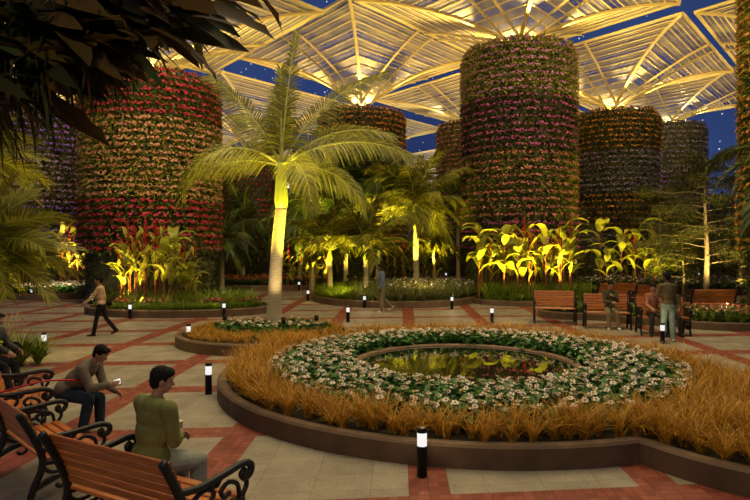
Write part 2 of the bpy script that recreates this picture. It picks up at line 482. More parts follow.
def tower(name_label, cx, cy, R, top, bands, step=0.36, per=0.30, fs=1.0, ls=1.0):
    """bands from the top: (height share, leaf kind, flower kind, label)"""
    root = empty('flower_tower', (cx, cy, 0)); tag(root, name_label, 'flower tower', 'flower towers under the glass roof')
    g = G(); g.add(*lathe([(R - .12, 0), (R - .12, top - .35), (R - .5, top - .1)], 40)); gobj('planter_wall', g, M_core, root, False)
    z1 = top; Hh = top - 2.2
    for (sh, lk, fk, lab) in bands:
        z0 = z1 - Hh * sh
        rows = max(1, int(round((z1 - z0) / (step * .88)))); n = int(2 * PI * R / (per * .72))
        zz = np.repeat(z0 + (np.arange(rows) + 0.5) * (z1 - z0) / rows, n); m = len(zz)
        th = np.tile(np.arange(n) * 2 * PI / n, rows) + U(-.06, .06, m)
        rad = np.where(zz > top - .4, R - .22, R - .02)
        pos = np.stack([rad * np.cos(th), rad * np.sin(th), zz + U(-.05, .05, m)], 1)
        parts = []
        for k in range(10):
            az = th + U(-1.1, 1.1, m); el = U(-0.5, 0.9, m)
            parts.append(scatter(T_leaf, pos + np.stack([0 * th, 0 * th, U(-.15, .13, m)], 1), rot(az, el, U(-.8, .8, m)), ls * U(.8, 1.5, m)))
        if z1 >= top - .01:                                            # the planted rim on top
            mm = 260; a = U(0, 2 * PI, mm); rr = R * np.sqrt(U(0.45, .9, mm))
            pos2 = np.stack([rr * np.cos(a), rr * np.sin(a), np.full(mm, top - .12)], 1)
            for k in range(3): parts.append(scatter(T_leaf, pos2, rot(U(0, 6.28, mm), U(.3, 1.4, mm)), U(.8, 1.3, mm)))
        V, F = cat(*parts)
        fo = link('foliage', make_mesh('foliage', V, F, LF[lk]), root); tag(fo, kind='stuff')
        parts = []
        for k in range(5):
            sel = rng.random(m) < 0.66; ms = int(sel.sum())
            t2 = th[sel] + U(-.08, .08, ms) ; r2 = rad[sel] + U(.14, .27, ms)
            p2 = np.stack([r2 * np.cos(t2), r2 * np.sin(t2), zz[sel] + U(.0, .13, ms)], 1)
            parts.append(scatter(T_flow, p2, rot(t2 + U(-.5, .5, ms), U(-.1, .9, ms)), fs * U(.6, 1.08, ms)))
        V, F = cat(*parts)
        fl = link('flower_band', make_mesh('flower_band', V, F, FL[fk]), root); tag(fl, lab, kind='stuff')
        z1 = z0
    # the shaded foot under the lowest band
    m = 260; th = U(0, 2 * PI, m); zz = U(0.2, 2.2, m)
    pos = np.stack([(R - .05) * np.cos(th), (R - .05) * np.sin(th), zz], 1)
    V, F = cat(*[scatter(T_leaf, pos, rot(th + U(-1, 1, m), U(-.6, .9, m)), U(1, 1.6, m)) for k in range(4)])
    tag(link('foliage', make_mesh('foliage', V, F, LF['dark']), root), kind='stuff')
    return root

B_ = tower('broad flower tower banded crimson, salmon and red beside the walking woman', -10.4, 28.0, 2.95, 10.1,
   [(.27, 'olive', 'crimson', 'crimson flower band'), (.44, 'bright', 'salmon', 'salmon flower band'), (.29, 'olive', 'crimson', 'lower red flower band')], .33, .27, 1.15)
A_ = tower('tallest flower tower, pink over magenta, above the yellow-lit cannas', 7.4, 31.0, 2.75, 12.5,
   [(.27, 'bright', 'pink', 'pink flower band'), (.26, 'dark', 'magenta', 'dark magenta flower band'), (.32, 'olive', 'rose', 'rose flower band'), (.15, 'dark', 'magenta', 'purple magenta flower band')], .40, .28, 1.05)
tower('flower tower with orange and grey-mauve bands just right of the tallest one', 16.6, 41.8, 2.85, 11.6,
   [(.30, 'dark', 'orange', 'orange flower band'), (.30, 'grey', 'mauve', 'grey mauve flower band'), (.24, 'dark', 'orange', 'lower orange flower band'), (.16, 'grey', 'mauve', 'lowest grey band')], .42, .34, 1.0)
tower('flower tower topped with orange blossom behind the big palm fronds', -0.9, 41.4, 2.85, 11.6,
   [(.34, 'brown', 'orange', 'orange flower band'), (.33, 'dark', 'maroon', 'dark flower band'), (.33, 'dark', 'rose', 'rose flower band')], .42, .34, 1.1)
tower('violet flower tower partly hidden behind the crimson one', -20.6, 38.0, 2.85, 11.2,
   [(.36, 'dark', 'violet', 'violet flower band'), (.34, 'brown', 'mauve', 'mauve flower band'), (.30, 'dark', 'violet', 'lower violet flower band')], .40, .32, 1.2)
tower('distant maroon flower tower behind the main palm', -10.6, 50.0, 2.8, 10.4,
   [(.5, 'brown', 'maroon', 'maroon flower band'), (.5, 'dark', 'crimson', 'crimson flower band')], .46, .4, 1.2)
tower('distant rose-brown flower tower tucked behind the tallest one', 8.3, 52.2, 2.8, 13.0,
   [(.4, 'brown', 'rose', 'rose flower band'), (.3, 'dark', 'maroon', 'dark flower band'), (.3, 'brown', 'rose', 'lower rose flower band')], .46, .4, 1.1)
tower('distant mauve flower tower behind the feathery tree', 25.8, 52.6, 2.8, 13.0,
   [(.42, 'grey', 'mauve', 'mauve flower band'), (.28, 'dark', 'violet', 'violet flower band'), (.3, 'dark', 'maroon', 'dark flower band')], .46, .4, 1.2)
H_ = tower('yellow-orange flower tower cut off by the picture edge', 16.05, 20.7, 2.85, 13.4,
   [(.5, 'bright', 'orange', 'orange flower band'), (.5, 'olive', 'orange', 'lower orange flower band')], .36, .28, 1.2)

canopy(7.4, 31.0, 12.7, 15.2, 1.0)
canopy(-0.9, 41.4, 11.8, 15.5, 1.25, sc=.975)
canopy(16.6, 41.8, 11.8, 14.8, 1.1)
canopy(-10.9, 28.0, 10.3, 13.56, 1.0)
canopy(-20.6, 38.6, 11.3, 14.2, 0.8)
canopy(-10.2, 51.6, 10.6, 14.6, 0.7, WARM)
canopy(8.3, 52.2, 13.1, 15.2, 0.7, WARM)
canopy(25.8, 52.6, 13.1, 15.2, 0.7, WARM)
canopy(16.05, 20.8, 13.6, 16.0, 0.8)
canopy(25.2, 31.6, 12.0, 14.8, 0.9)
canopy(-1.0, 63.0, 11.0, 14.8, 0.6, (1, .9, .8))
canopy(17.5, 63.4, 12.0, 15.0, 0.5, WARM)
canopy(-29.5, 48.5, 11.0, 14.4, 0.6)
canopy(34.5, 42.0, 12.0, 15.0, 0.7)

canopy(7.5, 73.5, 9.0, 12.8, 0.6, (1, .9, .8))
canopy(-10.0, 73.0, 9.0, 12.8, 0.6, (1, .9, .8))
canopy(-19.0, 62.0, 10.0, 14.5, 0.6, WARM)
# area lamps added for the general glow bounced onto the plaza
light('plaza_fill_light', 'AREA', (0.5, 9.0, 14.0), 1050, WARM, 9.0)
light('plaza_fill_light', 'AREA', (-6, 17, 14.5), 900, WARM, 6.0)
light('plaza_fill_light', 'AREA', (7, 17.0, 14.5), 1100, WARM, 6.0)
light('plaza_fill_light', 'AREA', (-1.5, -4.0, 8.5), 310, WARM, 3.0, (-2.6, 5.5, .5))  # fill added behind the camera to brighten the near benches and sitters
# ------------------------------------------------------------------ planting beds
M_kerb = solid('brown_stone_kerb', (0.115, 0.066, 0.032), 0.75, var=0.25, scale=3, bump=0.15)
M_soil = solid('dark_soil', (0.030, 0.024, 0.012), 0.95, var=0.5, scale=9, bump=0.4)
class Bed:
    def __init__(s, discs, k=0.7): s.d = discs; s.k = k
    def sdf(s, x, y):
        out = None
        for e in s.d:
            cx, cy, rx, ry = e[:4]; kk = e[4] if len(e) > 4 else s.k
            q = np.sqrt(((x - cx) / rx) ** 2 + ((y - cy) / ry) ** 2); d = (q - 1) * min(rx, ry)
            if out is None: out = d
            else:
                h = np.clip(0.5 + 0.5 * (out - d) / kk, 0, 1)
                out = out * (1 - h) + d * h - kk * h * (1 - h)
        return out
    def contour(s, off=0.0, step=0.12):
        cx, cy, rx, ry = s.d[0][:4]
        f = lambda p: float(s.sdf(np.float64(p[0]), np.float64(p[1]))) - off
        def grad(p, e=1e-3):
            return np.array([f(p + (e, 0)) - f(p - (e, 0)), f(p + (0, e)) - f(p - (0, e))]) / (2 * e)
        p = np.array([cx - 0.3 * rx, cy - ry])
        def fix(p):
            for _ in range(6):
                gr = grad(p); p = p - f(p) * gr / (gr.dot(gr) + 1e-9)
            return p
        p = fix(p); start = p.copy(); pts = [p]
        for i in range(4000):
            gr = grad(p); t = np.array([-gr[1], gr[0]]) / (np.linalg.norm(gr) + 1e-9)
            p = fix(p + t * step); 
            if i > 5 and np.linalg.norm(p - start) < step * 0.8: break
            pts.append(p)
        return np.array(pts)
    def sample(s, n, off=-0.2):
        """n points inside the outline shrunk by off"""
        x0 = min(d[0] - d[2] for d in s.d); x1 = max(d[0] + d[2] for d in s.d); y0 = min(d[1] - d[3] for d in s.d); y1 = max(d[1] + d[3] for d in s.d)
        out = np.zeros((0, 2))
        while len(out) < n:
            p = np.stack([U(x0, x1, n * 2), U(y0, y1, n * 2)], 1)
            out = np.concatenate([out, p[s.sdf(p[:, 0], p[:, 1]) < off]])
        return out[:n]
def make_bed(bed, label, h=0.26, step=0.12, hole=None):
    root = empty('flower_bed', (0, 0, 0)); tag(root, label, 'flower bed')
    rings = []
    prof = [(0.0, 0.0), (0.0, h - .03), (-0.03, h), (-0.15, h), (-0.16, h - .08)]
    base = bed.contour(0.0, step); n = len(base)
    for off, z in prof:
        # offset along the outline's own normal
        t = np.roll(base, -1, 0) - np.roll(base, 1, 0); nn = np.stack([t[:, 1], -t[:, 0]], 1); nn /= np.linalg.norm(nn, axis=1)[:, None]
        q = base + nn * off
        rings.append(np.concatenate([q, np.full((n, 1), z)], 1))
    V = np.concatenate(rings); F = []
    for i in range(len(prof) - 1):
        for j in range(n):
            j2 = (j + 1) % n
            F.append((i * n + j, i * n + j2, (i + 1) * n + j2, (i + 1) * n + j))
    g = G(); g.add(V, F); gobj('kerb', g, M_kerb, root)
    bm = bmesh.new()
    es = []
    def loop(P, z):
        vs = [bm.verts.new((p[0], p[1], z)) for p in P]
        for i in range(len(vs)): es.append(bm.edges.new((vs[i], vs[(i + 1) % len(vs)])))
    loop(rings[3][:, :2], h - 0.06)
    if hole is not None: loop([(hole[0] + hole[2] * math.cos(a), hole[1] + hole[2] * math.sin(a)) for a in np.linspace(0, 2 * PI, 49)[:-1]], h - 0.06)
    bmesh.ops.triangle_fill(bm, edges=es, use_beauty=True, use_dissolve=False)
    for f in bm.faces:
        if f.normal.z < 0: f.normal_flip()
    me = bpy.data.meshes.new('soil'); bm.to_mesh(me); bm.free(); me.materials.append(M_soil); link('soil', me, root)
    return root

PX, PY, PR = 1.66, 11.1, 1.95
main = Bed([(PX, PY, 4.43, 4.43), (-2.9, 15.8, 2.25, 2.25, 0.35), (5.35, 7.85, 2.5, 2.5, 0.03)], 0.35)
make_bed(main, 'large lobed planting bed with brown kerb around the round pond', 0.27, 0.1, (PX, PY, PR))

# pond
pond = empty('pond', (PX, PY, 0)); tag(pond, 'round pond mirroring lit palms in the middle of the daisies', 'pond')
g = G(); k = 64
prof = [(PR, 0.1), (PR, .34), (PR + .02, .36), (PR + .12, .36), (PR + .14, .34), (PR + .14, .1)]
V = []; F = []
for r, z in prof: V += [(r * math.cos(2 * PI * j / k), r * math.sin(2 * PI * j / k), z) for j in range(k)]
for i in range(len(prof)):
    for j in range(k):
        j2 = (j + 1) % k; i2 = (i + 1) % len(prof)
        F.append((i * k + j, i2 * k + j, i2 * k + j2, i * k + j2))
g.add(V, F); gobj('stone_rim', g, solid('pond_rim_stone', (0.17, 0.095, 0.05), 0.6, scale=5), pond)
g = G(); g.add([(PR * math.cos(2 * PI * j / k), PR * math.sin(2 * PI * j / k), .325) for j in range(k)], [tuple(range(k))])
gobj('water', g, water_mat(), pond)

# orange ornamental grass
M_og = leaf_mat('orange_grass_blade', [(0.30, 0.13, 0.010), (0.50, 0.245, 0.018), (0.62, 0.36, 0.045)], 0.25, 0.5)
def tuft_mesh(name, nb, L, W, m, lean=(0.15, 0.9), seed=0, bend=(0.7, 1.7), segs=4):
    parts = []
    for i in range(nb):
        l = L * random.uniform(.6, 1.1)
        T = blade(l, W, segs, random.uniform(*bend), 'grass', 0.3)
        az = random.uniform(0, 2 * PI); el = PI / 2 - random.uniform(*lean) * 0.75
        parts.append(scatter(T, np.array([[random.uniform(-.04, .04), random.uniform(-.04, .04), 0]]), rot([az], [el])))
    V, F = cat(*parts)
    V[:, 2] = np.maximum(V[:, 2], 0.003)
    return make_mesh(name, V, F, m)
og = [tuft_mesh('orange_grass_tuft', 52, 0.54, 0.016, M_og) for _ in range(5)]
SOIL = 0.215
def ring_d(p): return np.hypot((p[:, 0] - 1.75) / 1.0, (p[:, 1] - 10.95) / 1.0)
pts = main.sample(12000, -0.25)
keep = []
lob = np.array([-2.9, 16.5])
for p in pts:                                            # blue-noise thinning
    if math.hypot(p[0] - 1.75, p[1] - 10.95) < 3.62: continue
    if math.hypot((p[0] + 2.75) / 1.55, (p[1] - 16.0) / 1.05) < 1: continue
    if all((p[0] - q[0]) ** 2 + (p[1] - q[1]) ** 2 > 0.18 ** 2 for q in keep[-1400:]): keep.append(p)
keep = np.array(keep)
order = np.argsort(np.hypot(keep[:, 0], keep[:, 1])); keep = keep[order]
infr = np.abs(keep[:, 0]) < keep[:, 1] * 0.66
near = keep[infr][:300]; rest = np.concatenate([keep[infr][300:], keep[~infr]])
for i, p in enumerate(near):
    o = link('grass_tuft', og[i % 5]); o.location = (p[0], p[1], SOIL); o.rotation_euler = (0, 0, random.uniform(0, 6.28)); s = random.uniform(.85, 1.2) * (.62 if p[0] < -.8 and p[1] > 13.3 else 1); o.scale = (s, s, s)
    tag(o, 'tuft of orange ornamental grass inside the brown kerb around the pond', 'grass tuft', 'orange grass tufts around the daisies')
def merge(meshes, P, z, smin=.85, smax=1.2):
    arr = []
    for me in meshes:
        v = np.zeros(len(me.vertices) * 3, np.float32); me.vertices.foreach_get('co', v)
        f = np.zeros(len(me.loops), np.int32); me.loops.foreach_get('vertex_index', f)
        arr.append((v.reshape(-1, 3).astype(float), f.reshape(-1, 3)))
    parts = []
    idx = rng.integers(0, len(arr), len(P))
    for k, T in enumerate(arr):
        q = P[idx == k]
        if len(q) == 0: continue
        n = len(q); R = rot(U(0, 6.28, n), np.zeros(n))
        zz = np.full((n, 1), z) if np.isscalar(z) else np.asarray(z)[idx == k][:, None]
        parts.append(scatter(T, np.concatenate([q[:, :2], zz], 1), R, U(smin, smax, n)))
    return cat(*parts)
lo = (rest[:, 0] < -.8) & (rest[:, 1] > 13.3)
V, F = cat(merge(og, rest[~lo], SOIL), merge(og, rest[lo], SOIL, .5, .72))
tag(link('orange_grass_border', make_mesh('orange_grass_border', V, F, M_og)), 'orange ornamental grass filling the far side of the pond bed', 'grass', None, 'stuff')

# daisies round the pond: leaves as one mat, flower heads as objects
M_dl = leaf_mat('dark_green_daisy_leaf', [(0.014, 0.062, 0.008), (0.036, 0.13, 0.018), (0.08, 0.19, 0.028)], 0.2, 0.4)
M_white = leaf_mat('white_petal', [(0.62, 0.52, 0.42), (0.72, 0.64, 0.54), (0.78, 0.72, 0.64)], 0.25)
M_yel = solid('yellow_flower_centre', (0.55, 0.33, 0.05), 0.7)
M_stem = leaf_mat('green_stem', [(0.03, 0.08, 0.02), (0.06, 0.13, 0.03)], 0)
def mound(p):
    d = math.hypot(p[0] - 1.75, p[1] - 10.95)
    return SOIL + 0.17 + 0.10 * math.sin(PI * min(1, max(0, (d - 1.6) / 2.2)))
def leaf_mat_scatter(P, zf, per, L, Wd, m, name, parent=None):
    parts = []; T = blade(L, Wd, 3, 0.9)
    n = len(P); z = np.array([zf(p) for p in P])
    for k in range(per):
        pos = np.concatenate([P[:, :2] + rng.normal(0, .05, (n, 2)), (SOIL + (z - SOIL) * U(.35, 1.0, n))[:, None]], 1)
        parts.append(scatter(T, pos, rot(U(0, 6.28, n), U(-.1, .9, n), U(-.5, .5, n)), U(.7, 1.3, n)))
    V, F = cat(*parts)
    return link(name, make_mesh(name, V, F, m), parent)
dp = main.sample(14000, -0.3)
d = np.hypot(dp[:, 0] - 1.75, dp[:, 1] - 10.95)
dpc = dp[(d < 3.60) & (np.hypot(dp[:, 0] - PX, dp[:, 1] - PY) > PR + .16)]
o = leaf_mat_scatter(dpc[:1900], mound, 4, 0.17, 0.085, M_dl, 'daisy_leaves'); tag(o, 'mat of dark green daisy leaves ringing the pond', 'foliage', None, 'stuff')
dl2 = dp[np.hypot((dp[:, 0] + 2.75) / 1.5, (dp[:, 1] - 16.0) / 1.0) < 1][:360]
o = leaf_mat_scatter(dl2, lambda p: SOIL + .2, 4, 0.17, 0.085, M_dl, 'daisy_leaves'); tag(o, 'dark green daisy leaves around the foot of the main palm', 'foliage', None, 'stuff')
def daisy_mesh(name):
    parts = []; MI = []
    nh = random.choice((2, 3, 3))
    for h in range(nh):
        T = flower_t(0.050, 6, 0.12, 0.8)
        c = np.array([[random.uniform(-.05, .05), random.uniform(-.05, .05), random.uniform(.05, .09)]])
        R = rot([random.uniform(0, 6.28)], [random.uniform(.8, 1.5)])
        a = scatter(T, c, R, random.uniform(.8, 1.15)); parts.append(a); MI += [0] * len(a[1])
        ce = ellipsoid(c[0] + R[0][:, 0] * .008, (.014, .014, .014), None, 6, 3)
        f = [t for q in ce[1] for t in ((q[0], q[1], q[2]), (q[0], q[2], q[3]))]
        parts.append((np.array(ce[0]), np.array(f))); MI += [1] * len(f)
        st = tube([(0, 0, -.12), tuple(c[0] * .6), tuple(c[0])], .004, 4, 1, False)
        f = [t for q in st[1] for t in ((q[0], q[1], q[2]), (q[0], q[2], q[3]))]
        parts.append((st[0], np.array(f))); MI += [2] * len(f)
    V, F = cat(*parts)
    me = make_mesh(name, V, F, [M_white, M_yel, M_stem]); 
    return me, MI
dz = []
for i in range(5):
    me, MI = daisy_mesh('white_daisy')
    if len(MI) == len(me.polygons): me.polygons.foreach_set('material_index', np.array(MI, np.int32))
    dz.append(me)
cand = dpc[1900:]
kp = []
for p in cand:
    if all((p[0] - q[0]) ** 2 + (p[1] - q[1]) ** 2 > 0.125 ** 2 for q in kp): kp.append(p)
    if len(kp) > 900: break
kp = np.array(kp); kp = kp[np.argsort(np.hypot(kp[:, 0], kp[:, 1]))]
for i, p in enumerate(kp[:300]):
    o = link('white_daisy', dz[i % 5]); o.location = (p[0], p[1], mound(p) + .02); o.rotation_euler = (0, 0, random.uniform(0, 6.28)); s = random.uniform(.8, 1.15); o.scale = (s, s, s)
    tag(o, 'white daisy in bloom in the leafy ring around the pond', 'flower', 'white daisies around the pond')
def merge_mi(meshes, P, z):
    parts = []; MI = []
    for i, p in enumerate(P):
        me = meshes[i % len(meshes)]
        v = np.zeros(len(me.vertices) * 3, np.float32); me.vertices.foreach_get('co', v)
        f = np.zeros(len(me.loops), np.int32); me.loops.foreach_get('vertex_index', f)
        mi = np.zeros(len(me.polygons), np.int32); me.polygons.foreach_get('material_index', mi)
        parts.append(scatter((v.reshape(-1, 3).astype(float), f.reshape(-1, 3)), np.array([[p[0], p[1], z(p)]]), rot([random.uniform(0, 6.28)], [0.0]), random.uniform(.8, 1.15))); MI += list(mi)
    V, F = cat(*parts); return V, F, MI
V, F, MI = merge_mi(dz, kp[300:], lambda p: mound(p) + .02)
tag(link('far_daisies', make_mesh('far_daisies', V, F, [M_white, M_yel, M_stem], MI)), 'white daisies scattered over the far side of the ring', 'flowers', None, 'stuff')
V, F, MI = merge_mi(dz, dl2[:90], lambda p: SOIL + .22)
tag(link('palm_foot_daisies', make_mesh('palm_foot_daisies', V, F, [M_white, M_yel, M_stem], MI)), 'white daisies blooming around the foot of the main palm', 'flowers', None, 'stuff')

# ------------------------------------------------------------------ the other beds
M_gg = leaf_mat('bright_green_grass', [(0.09, 0.15, 0.012), (0.20, 0.29, 0.022), (0.32, 0.39, 0.045)], 0.3)
M_lav = leaf_mat('grey_green_grass', [(0.08, 0.10, 0.022), (0.19, 0.20, 0.055), (0.32, 0.31, 0.12)], 0.3)
M_pinkf = leaf_mat('pink_bedding_petal', [(0.42, 0.06, 0.05), (0.56, 0.17, 0.12), (0.62, 0.34, 0.25)], 0.2)
M_orf = leaf_mat('orange_bedding_petal', [(0.36, 0.10, 0.02), (0.46, 0.16, 0.04), (0.5, 0.25, 0.08)], 0.2)
M_hl = leaf_mat('low_green_leaf', [(0.03, 0.06, 0.012), (0.07, 0.12, 0.02), (0.13, 0.18, 0.03)], 0.25)
gg = [tuft_mesh('green_tuft', 30, .42, .02, M_gg, (0.1, .8)) for _ in range(3)]
lv = [tuft_mesh('grey_tuft', 34, .75, .022, M_lav, (0.1, .9)) for _ in range(3)]
T_bf = flower_t(0.075, 5, 0.2, 0.7)
def flowers(P, z, name, m, label, s=1.0):
    n = len(P); pos = np.concatenate([P[:, :2], (z + U(-.05, .08, n))[:, None]], 1)
    V, F = scatter(T_bf, pos, rot(U(0, 6.28, n), U(.5, 1.5, n)), s * U(.7, 1.3, n))
    return tag(link(name, make_mesh(name, V, F, m)), label, 'flowers', None, 'stuff')
def low(P, h, name, m, label, per=4, L=.2, W=.09):
    o = leaf_mat_scatter(P, lambda p: SOIL + h, per, L, W, m, name); return tag(o, label, 'foliage', None, 'stuff')
def grass(P, meshes, m, name, label, smin=.85, smax=1.2):
    V, F = merge(meshes, P, SOIL - .02, smin, smax); return tag(link(name, make_mesh(name, V, F, m)), label, 'grass', None, 'stuff')

b_cr = Bed([(-7.4, 22.75, 3.5, 2.0)])
make_bed(b_cr, 'oval bed of green grass and pink flowers behind the walking woman', .27, .2)
P = b_cr.sample(2600, -.25); f = P[:, 1] < 22.75 - 2.0 * np.sqrt(np.clip(1 - ((P[:, 0] + 7.4) / 3.5) ** 2, 0, 1)) + 0.85
grass(P[f][:420], gg, M_gg, 'green_grass_edging', 'bright green grass edging the oval bed behind the walking woman', .7, 1.0)
low(P[~f][:800], .18, 'bedding_leaves', M_hl, 'low green leaves in the oval bed behind the walking woman')
grass(P[~f][800:930], gg, M_gg, 'green_grass', 'taller green grass among the cannas of the oval bed', 1.3, 2.3)
q = P[~f]; q = q[q[:, 1] < 23.0]; flowers(q[:600], SOIL + .25, 'pink_bedding_flowers', M_pinkf, 'pink bedding flowers in the oval bed behind the walking woman')

b_l = Bed([(-15.75, 29.9, 2.25, 2.3)])
make_bed(b_l, 'bed of white flowers far across the path at the frame edge', .3, .25)
P = b_l.sample(2200, -.25); low(P[:900], .30, 'bedding_leaves', M_dl, 'dark leaves in the bed of white flowers', 4, .26, .12); flowers(P[900:1500], SOIL + .38, 'white_bedding_flowers', M_white, 'small white flowers over the bed across the path', .9)

b_p = Bed([(-6.8, 36.2, 4.6, 2.6)])
make_bed(b_p, 'bed of orange flowers in front of the maroon tower', .3, .25)
P = b_p.sample(2000, -.25); low(P[:800], .3, 'bedding_leaves', M_hl, 'leaves in the distant bed of orange flowers', 4, .3, .14); flowers(P[800:1500], SOIL + .4, 'orange_bedding_flowers', M_orf, 'orange flowers over the distant bed behind the main palm', 1.3)

b_m = Bed([(0.95, 28.6, 3.95, 4.6)])
make_bed(b_m, 'round grass bed with palms behind the walking man', .28, .25)
P = b_m.sample(3600, -.25); lf = P[:, 0] < -0.6 + .5 * np.sin(P[:, 1] * 2)
fr = P[:, 1] < 31
grass(P[lf & fr][:520], gg, M_gg, 'green_grass', 'bright green grass at the palm end of the round bed', 1.1, 1.6)
grass(P[~lf & fr][:720], lv, M_lav, 'grey_green_grass', 'tall grey-green grass filling the round bed behind the walking man', .9, 1.35)
q = P[~lf & fr][720:1000]; flowers(q, SOIL + .62, 'pale_grass_flowers', M_white, 'tiny pale flowers among the grey-green grass', .7)
low(P[~fr][:500], .3, 'bedding_leaves', M_hl, 'dark low leaves at the back of the round grass bed', 4, .3, .13)

b_c = Bed([(7.1, 26.35, 2.8, 1.8)])
make_bed(b_c, 'oval canna bed in front of the tallest tower', .22, .25)
P = b_c.sample(1200, -.2); grass(P[P[:, 1] < 25.5][:200], gg, M_gg, 'green_grass_edging', 'short green grass edging the canna bed under the tallest tower', .7, 1.1); grass(P[P[:, 1] >= 25.5][:460], gg, M_gg, 'green_grass', 'tall green grass among the lit cannas under the tallest tower', 1.2, 2.3)

b_r = Bed([(11.0, 19.0, 1.9, 1.45), (9.2, 20.1, 1.5, 1.3), (7.3, 21.3, 1.5, 1.15)], 0.6)
make_bed(b_r, 'long bed of pink flowers behind the park benches', .24, .2)
P = b_r.sample(2600, -.2); low(P[:700], .22, 'bedding_leaves', M_hl, 'low leaves in the bed behind the park benches'); grass(P[600:1250], gg, M_gg, 'green_grass', 'green grass in the bed behind the park benches', .7, 1.1)
q = P[1150:]; flowers(q[q[:, 0] > 9.0][:300], SOIL + .32, 'pink_bedding_flowers', M_pinkf, 'pink flowers in the bed behind the park benches', .60)

b_far = Bed([(17.6, 34.4, 6.6, 4.0)])
make_bed(b_far, 'distant bed of low flowers under the feathery tree', .3, .3)
P = b_far.sample(2600, -.25); low(P[:1100], .3, 'bedding_leaves', M_hl, 'leaves of the distant bed under the feathery tree', 4, .3, .14); flowers(P[1100:1500], SOIL + .38, 'white_bedding_flowers', M_white, 'white flowers over the distant bed under the feathery tree', 1.1)

# clump at the left by the bench
clump = tuft_mesh('clump', 190, .98, .026, M_gg, (0.05, .9), 0, (.8, 1.7), 5)
for (px, py, s, lab) in ((20, 366, 1.0, 'green grass clump nearer the seated man, low at the frame edge'), (38, 364, .85, 'green grass clump closest to the bollard at the frame edge'), (3, 368, .9, 'green grass clump partly cut off at the frame edge')):
    x, y = gp(px, py); o = link('grass_clump', clump); o.location = (x, y, 0); o.scale = (s, s, s); o.rotation_euler = (0, 0, px); tag(o, lab, 'grass clump', 'grass clumps at the frame edge')
M_plume = leaf_mat('pale_plume', [(0.45, 0.30, 0.16), (0.62, 0.48, 0.30), (0.7, 0.6, 0.42)], 0.3)
r = empty('plume_plant', (*gp(0, 350), 0)); tag(r, 'plume grass with pale feathery heads behind the green clumps', 'ornamental grass')
link('blades', tuft_mesh('blades', 60, .8, .02, M_gg, (.05, .8)), r)
for k in range(16):
    a = U(0, 6.28, 1)[0]; el = random.uniform(.7, 1.35); L = random.uniform(.7, 1.05)
    d = np.array([math.cos(a) * math.cos(el), math.sin(a) * math.cos(el), math.sin(el)])
    n = 60; t = U(.62, 1.0, n); T = blade(.10, .008, 2, .3, 'grass')
    V, F = scatter(T, d[None] * (t * L)[:, None], rot(a + U(-.8, .8, n), el + U(-.6, .5, n)))
    g2 = tube([(0, 0, 0), tuple(d * L)], .005, 4); f = np.array([t for q in g2[1][:-2] for t in ((q[0], q[1], q[2]), (q[0], q[2], q[3]))])
    V, F = cat((V, F), (g2[0], f)); link('plume', make_mesh('plume', V, F, M_plume), r)

# ------------------------------------------------------------------ bollards
M_blk = solid('black_bollard_metal', (0.012, 0.011, 0.010), 0.4, 0.6)
M_lampg = emit_mat('frosted_lamp_glass', (1.0, 0.96, 0.92), 0.95)
bl = empty('bollard_light', (0, 0, 0)); tag(bl, 'x', 'bollard light', 'bollard lights along the paving')
g = G(); g.add(*lathe([(.062, 0), (.062, .01), (.056, .012), (.056, .33)], 20)); gobj('post', g, M_blk, bl)
g = G(); g.add(*lathe([(.053, .332), (.053, .475)], 20)); gobj('lamp_band', g, M_lampg, bl)
g = G(); g.add(*lathe([(.057, .477), (.057, .515), (.045, .53), (.01, .532)], 20)); gobj('cap', g, M_blk, bl)
BOL = [(422, 476, 'black bollard light standing against the pond kerb, the largest one'),
 (208.5, 394, 'bollard light on the paving behind the man in green'),
 (188.5, 345, 'bollard light at the tip of the orange grass bed'),
 (44, 355.5, 'bollard light beside the green grass clumps'),
 (130, 318.5, 'bollard light in front of the oval pink bed'),
 (91.5, 308, 'bollard light half hidden behind the walking woman'),
 (31.5, 299.5, 'bollard light before the white flower bed across the path'),
 (224, 317, 'nearer of two lined-up bollard lights by the oval pink bed'),
 (224, 301.5, 'farther of two lined-up bollard lights by the oval pink bed'),
 (193, 287, 'distant bollard light beyond the lit canna clump'),
 (299, 290.5, 'distant bollard light just behind the main palm trunk'),
 (308, 301, 'bollard light at the corner of the round grass bed'),
 (348, 322, 'bollard light half buried in orange grass behind the palm'),
 (364.5, 308, 'bollard light in front of the small palm by the walking man'),
 (452, 309, 'bollard light before the grey-green grass of the round bed'),
 (492, 323, 'bollard light between the pond bed and the lit cannas'),
 (662.5, 343.5, 'bollard light at the feet of the standing man'),
 (729, 322, 'bollard light at the end of the pink bench bed'),
 (446, 279.5, 'distant bollard light deep among the palms'),
 (583, 287.5, 'distant bollard light behind the first park bench'),
 (699, 279, 'distant bollard light below the feathery tree trunk')]
for i, (px, py, lab) in enumerate(BOL):
    x, y = gp(px, py)
    o = bl if i == 0 else dup(bl, (x, y, 0))
    o.location = (x, y, 0); o['label'] = lab
    if i in (12, 15): o.location.z = 0.0
    if y < 26: light('bollard_lamp', 'POINT', (x, y, .60), 3.0 if y < 18 else 9.0, WARM, .012)
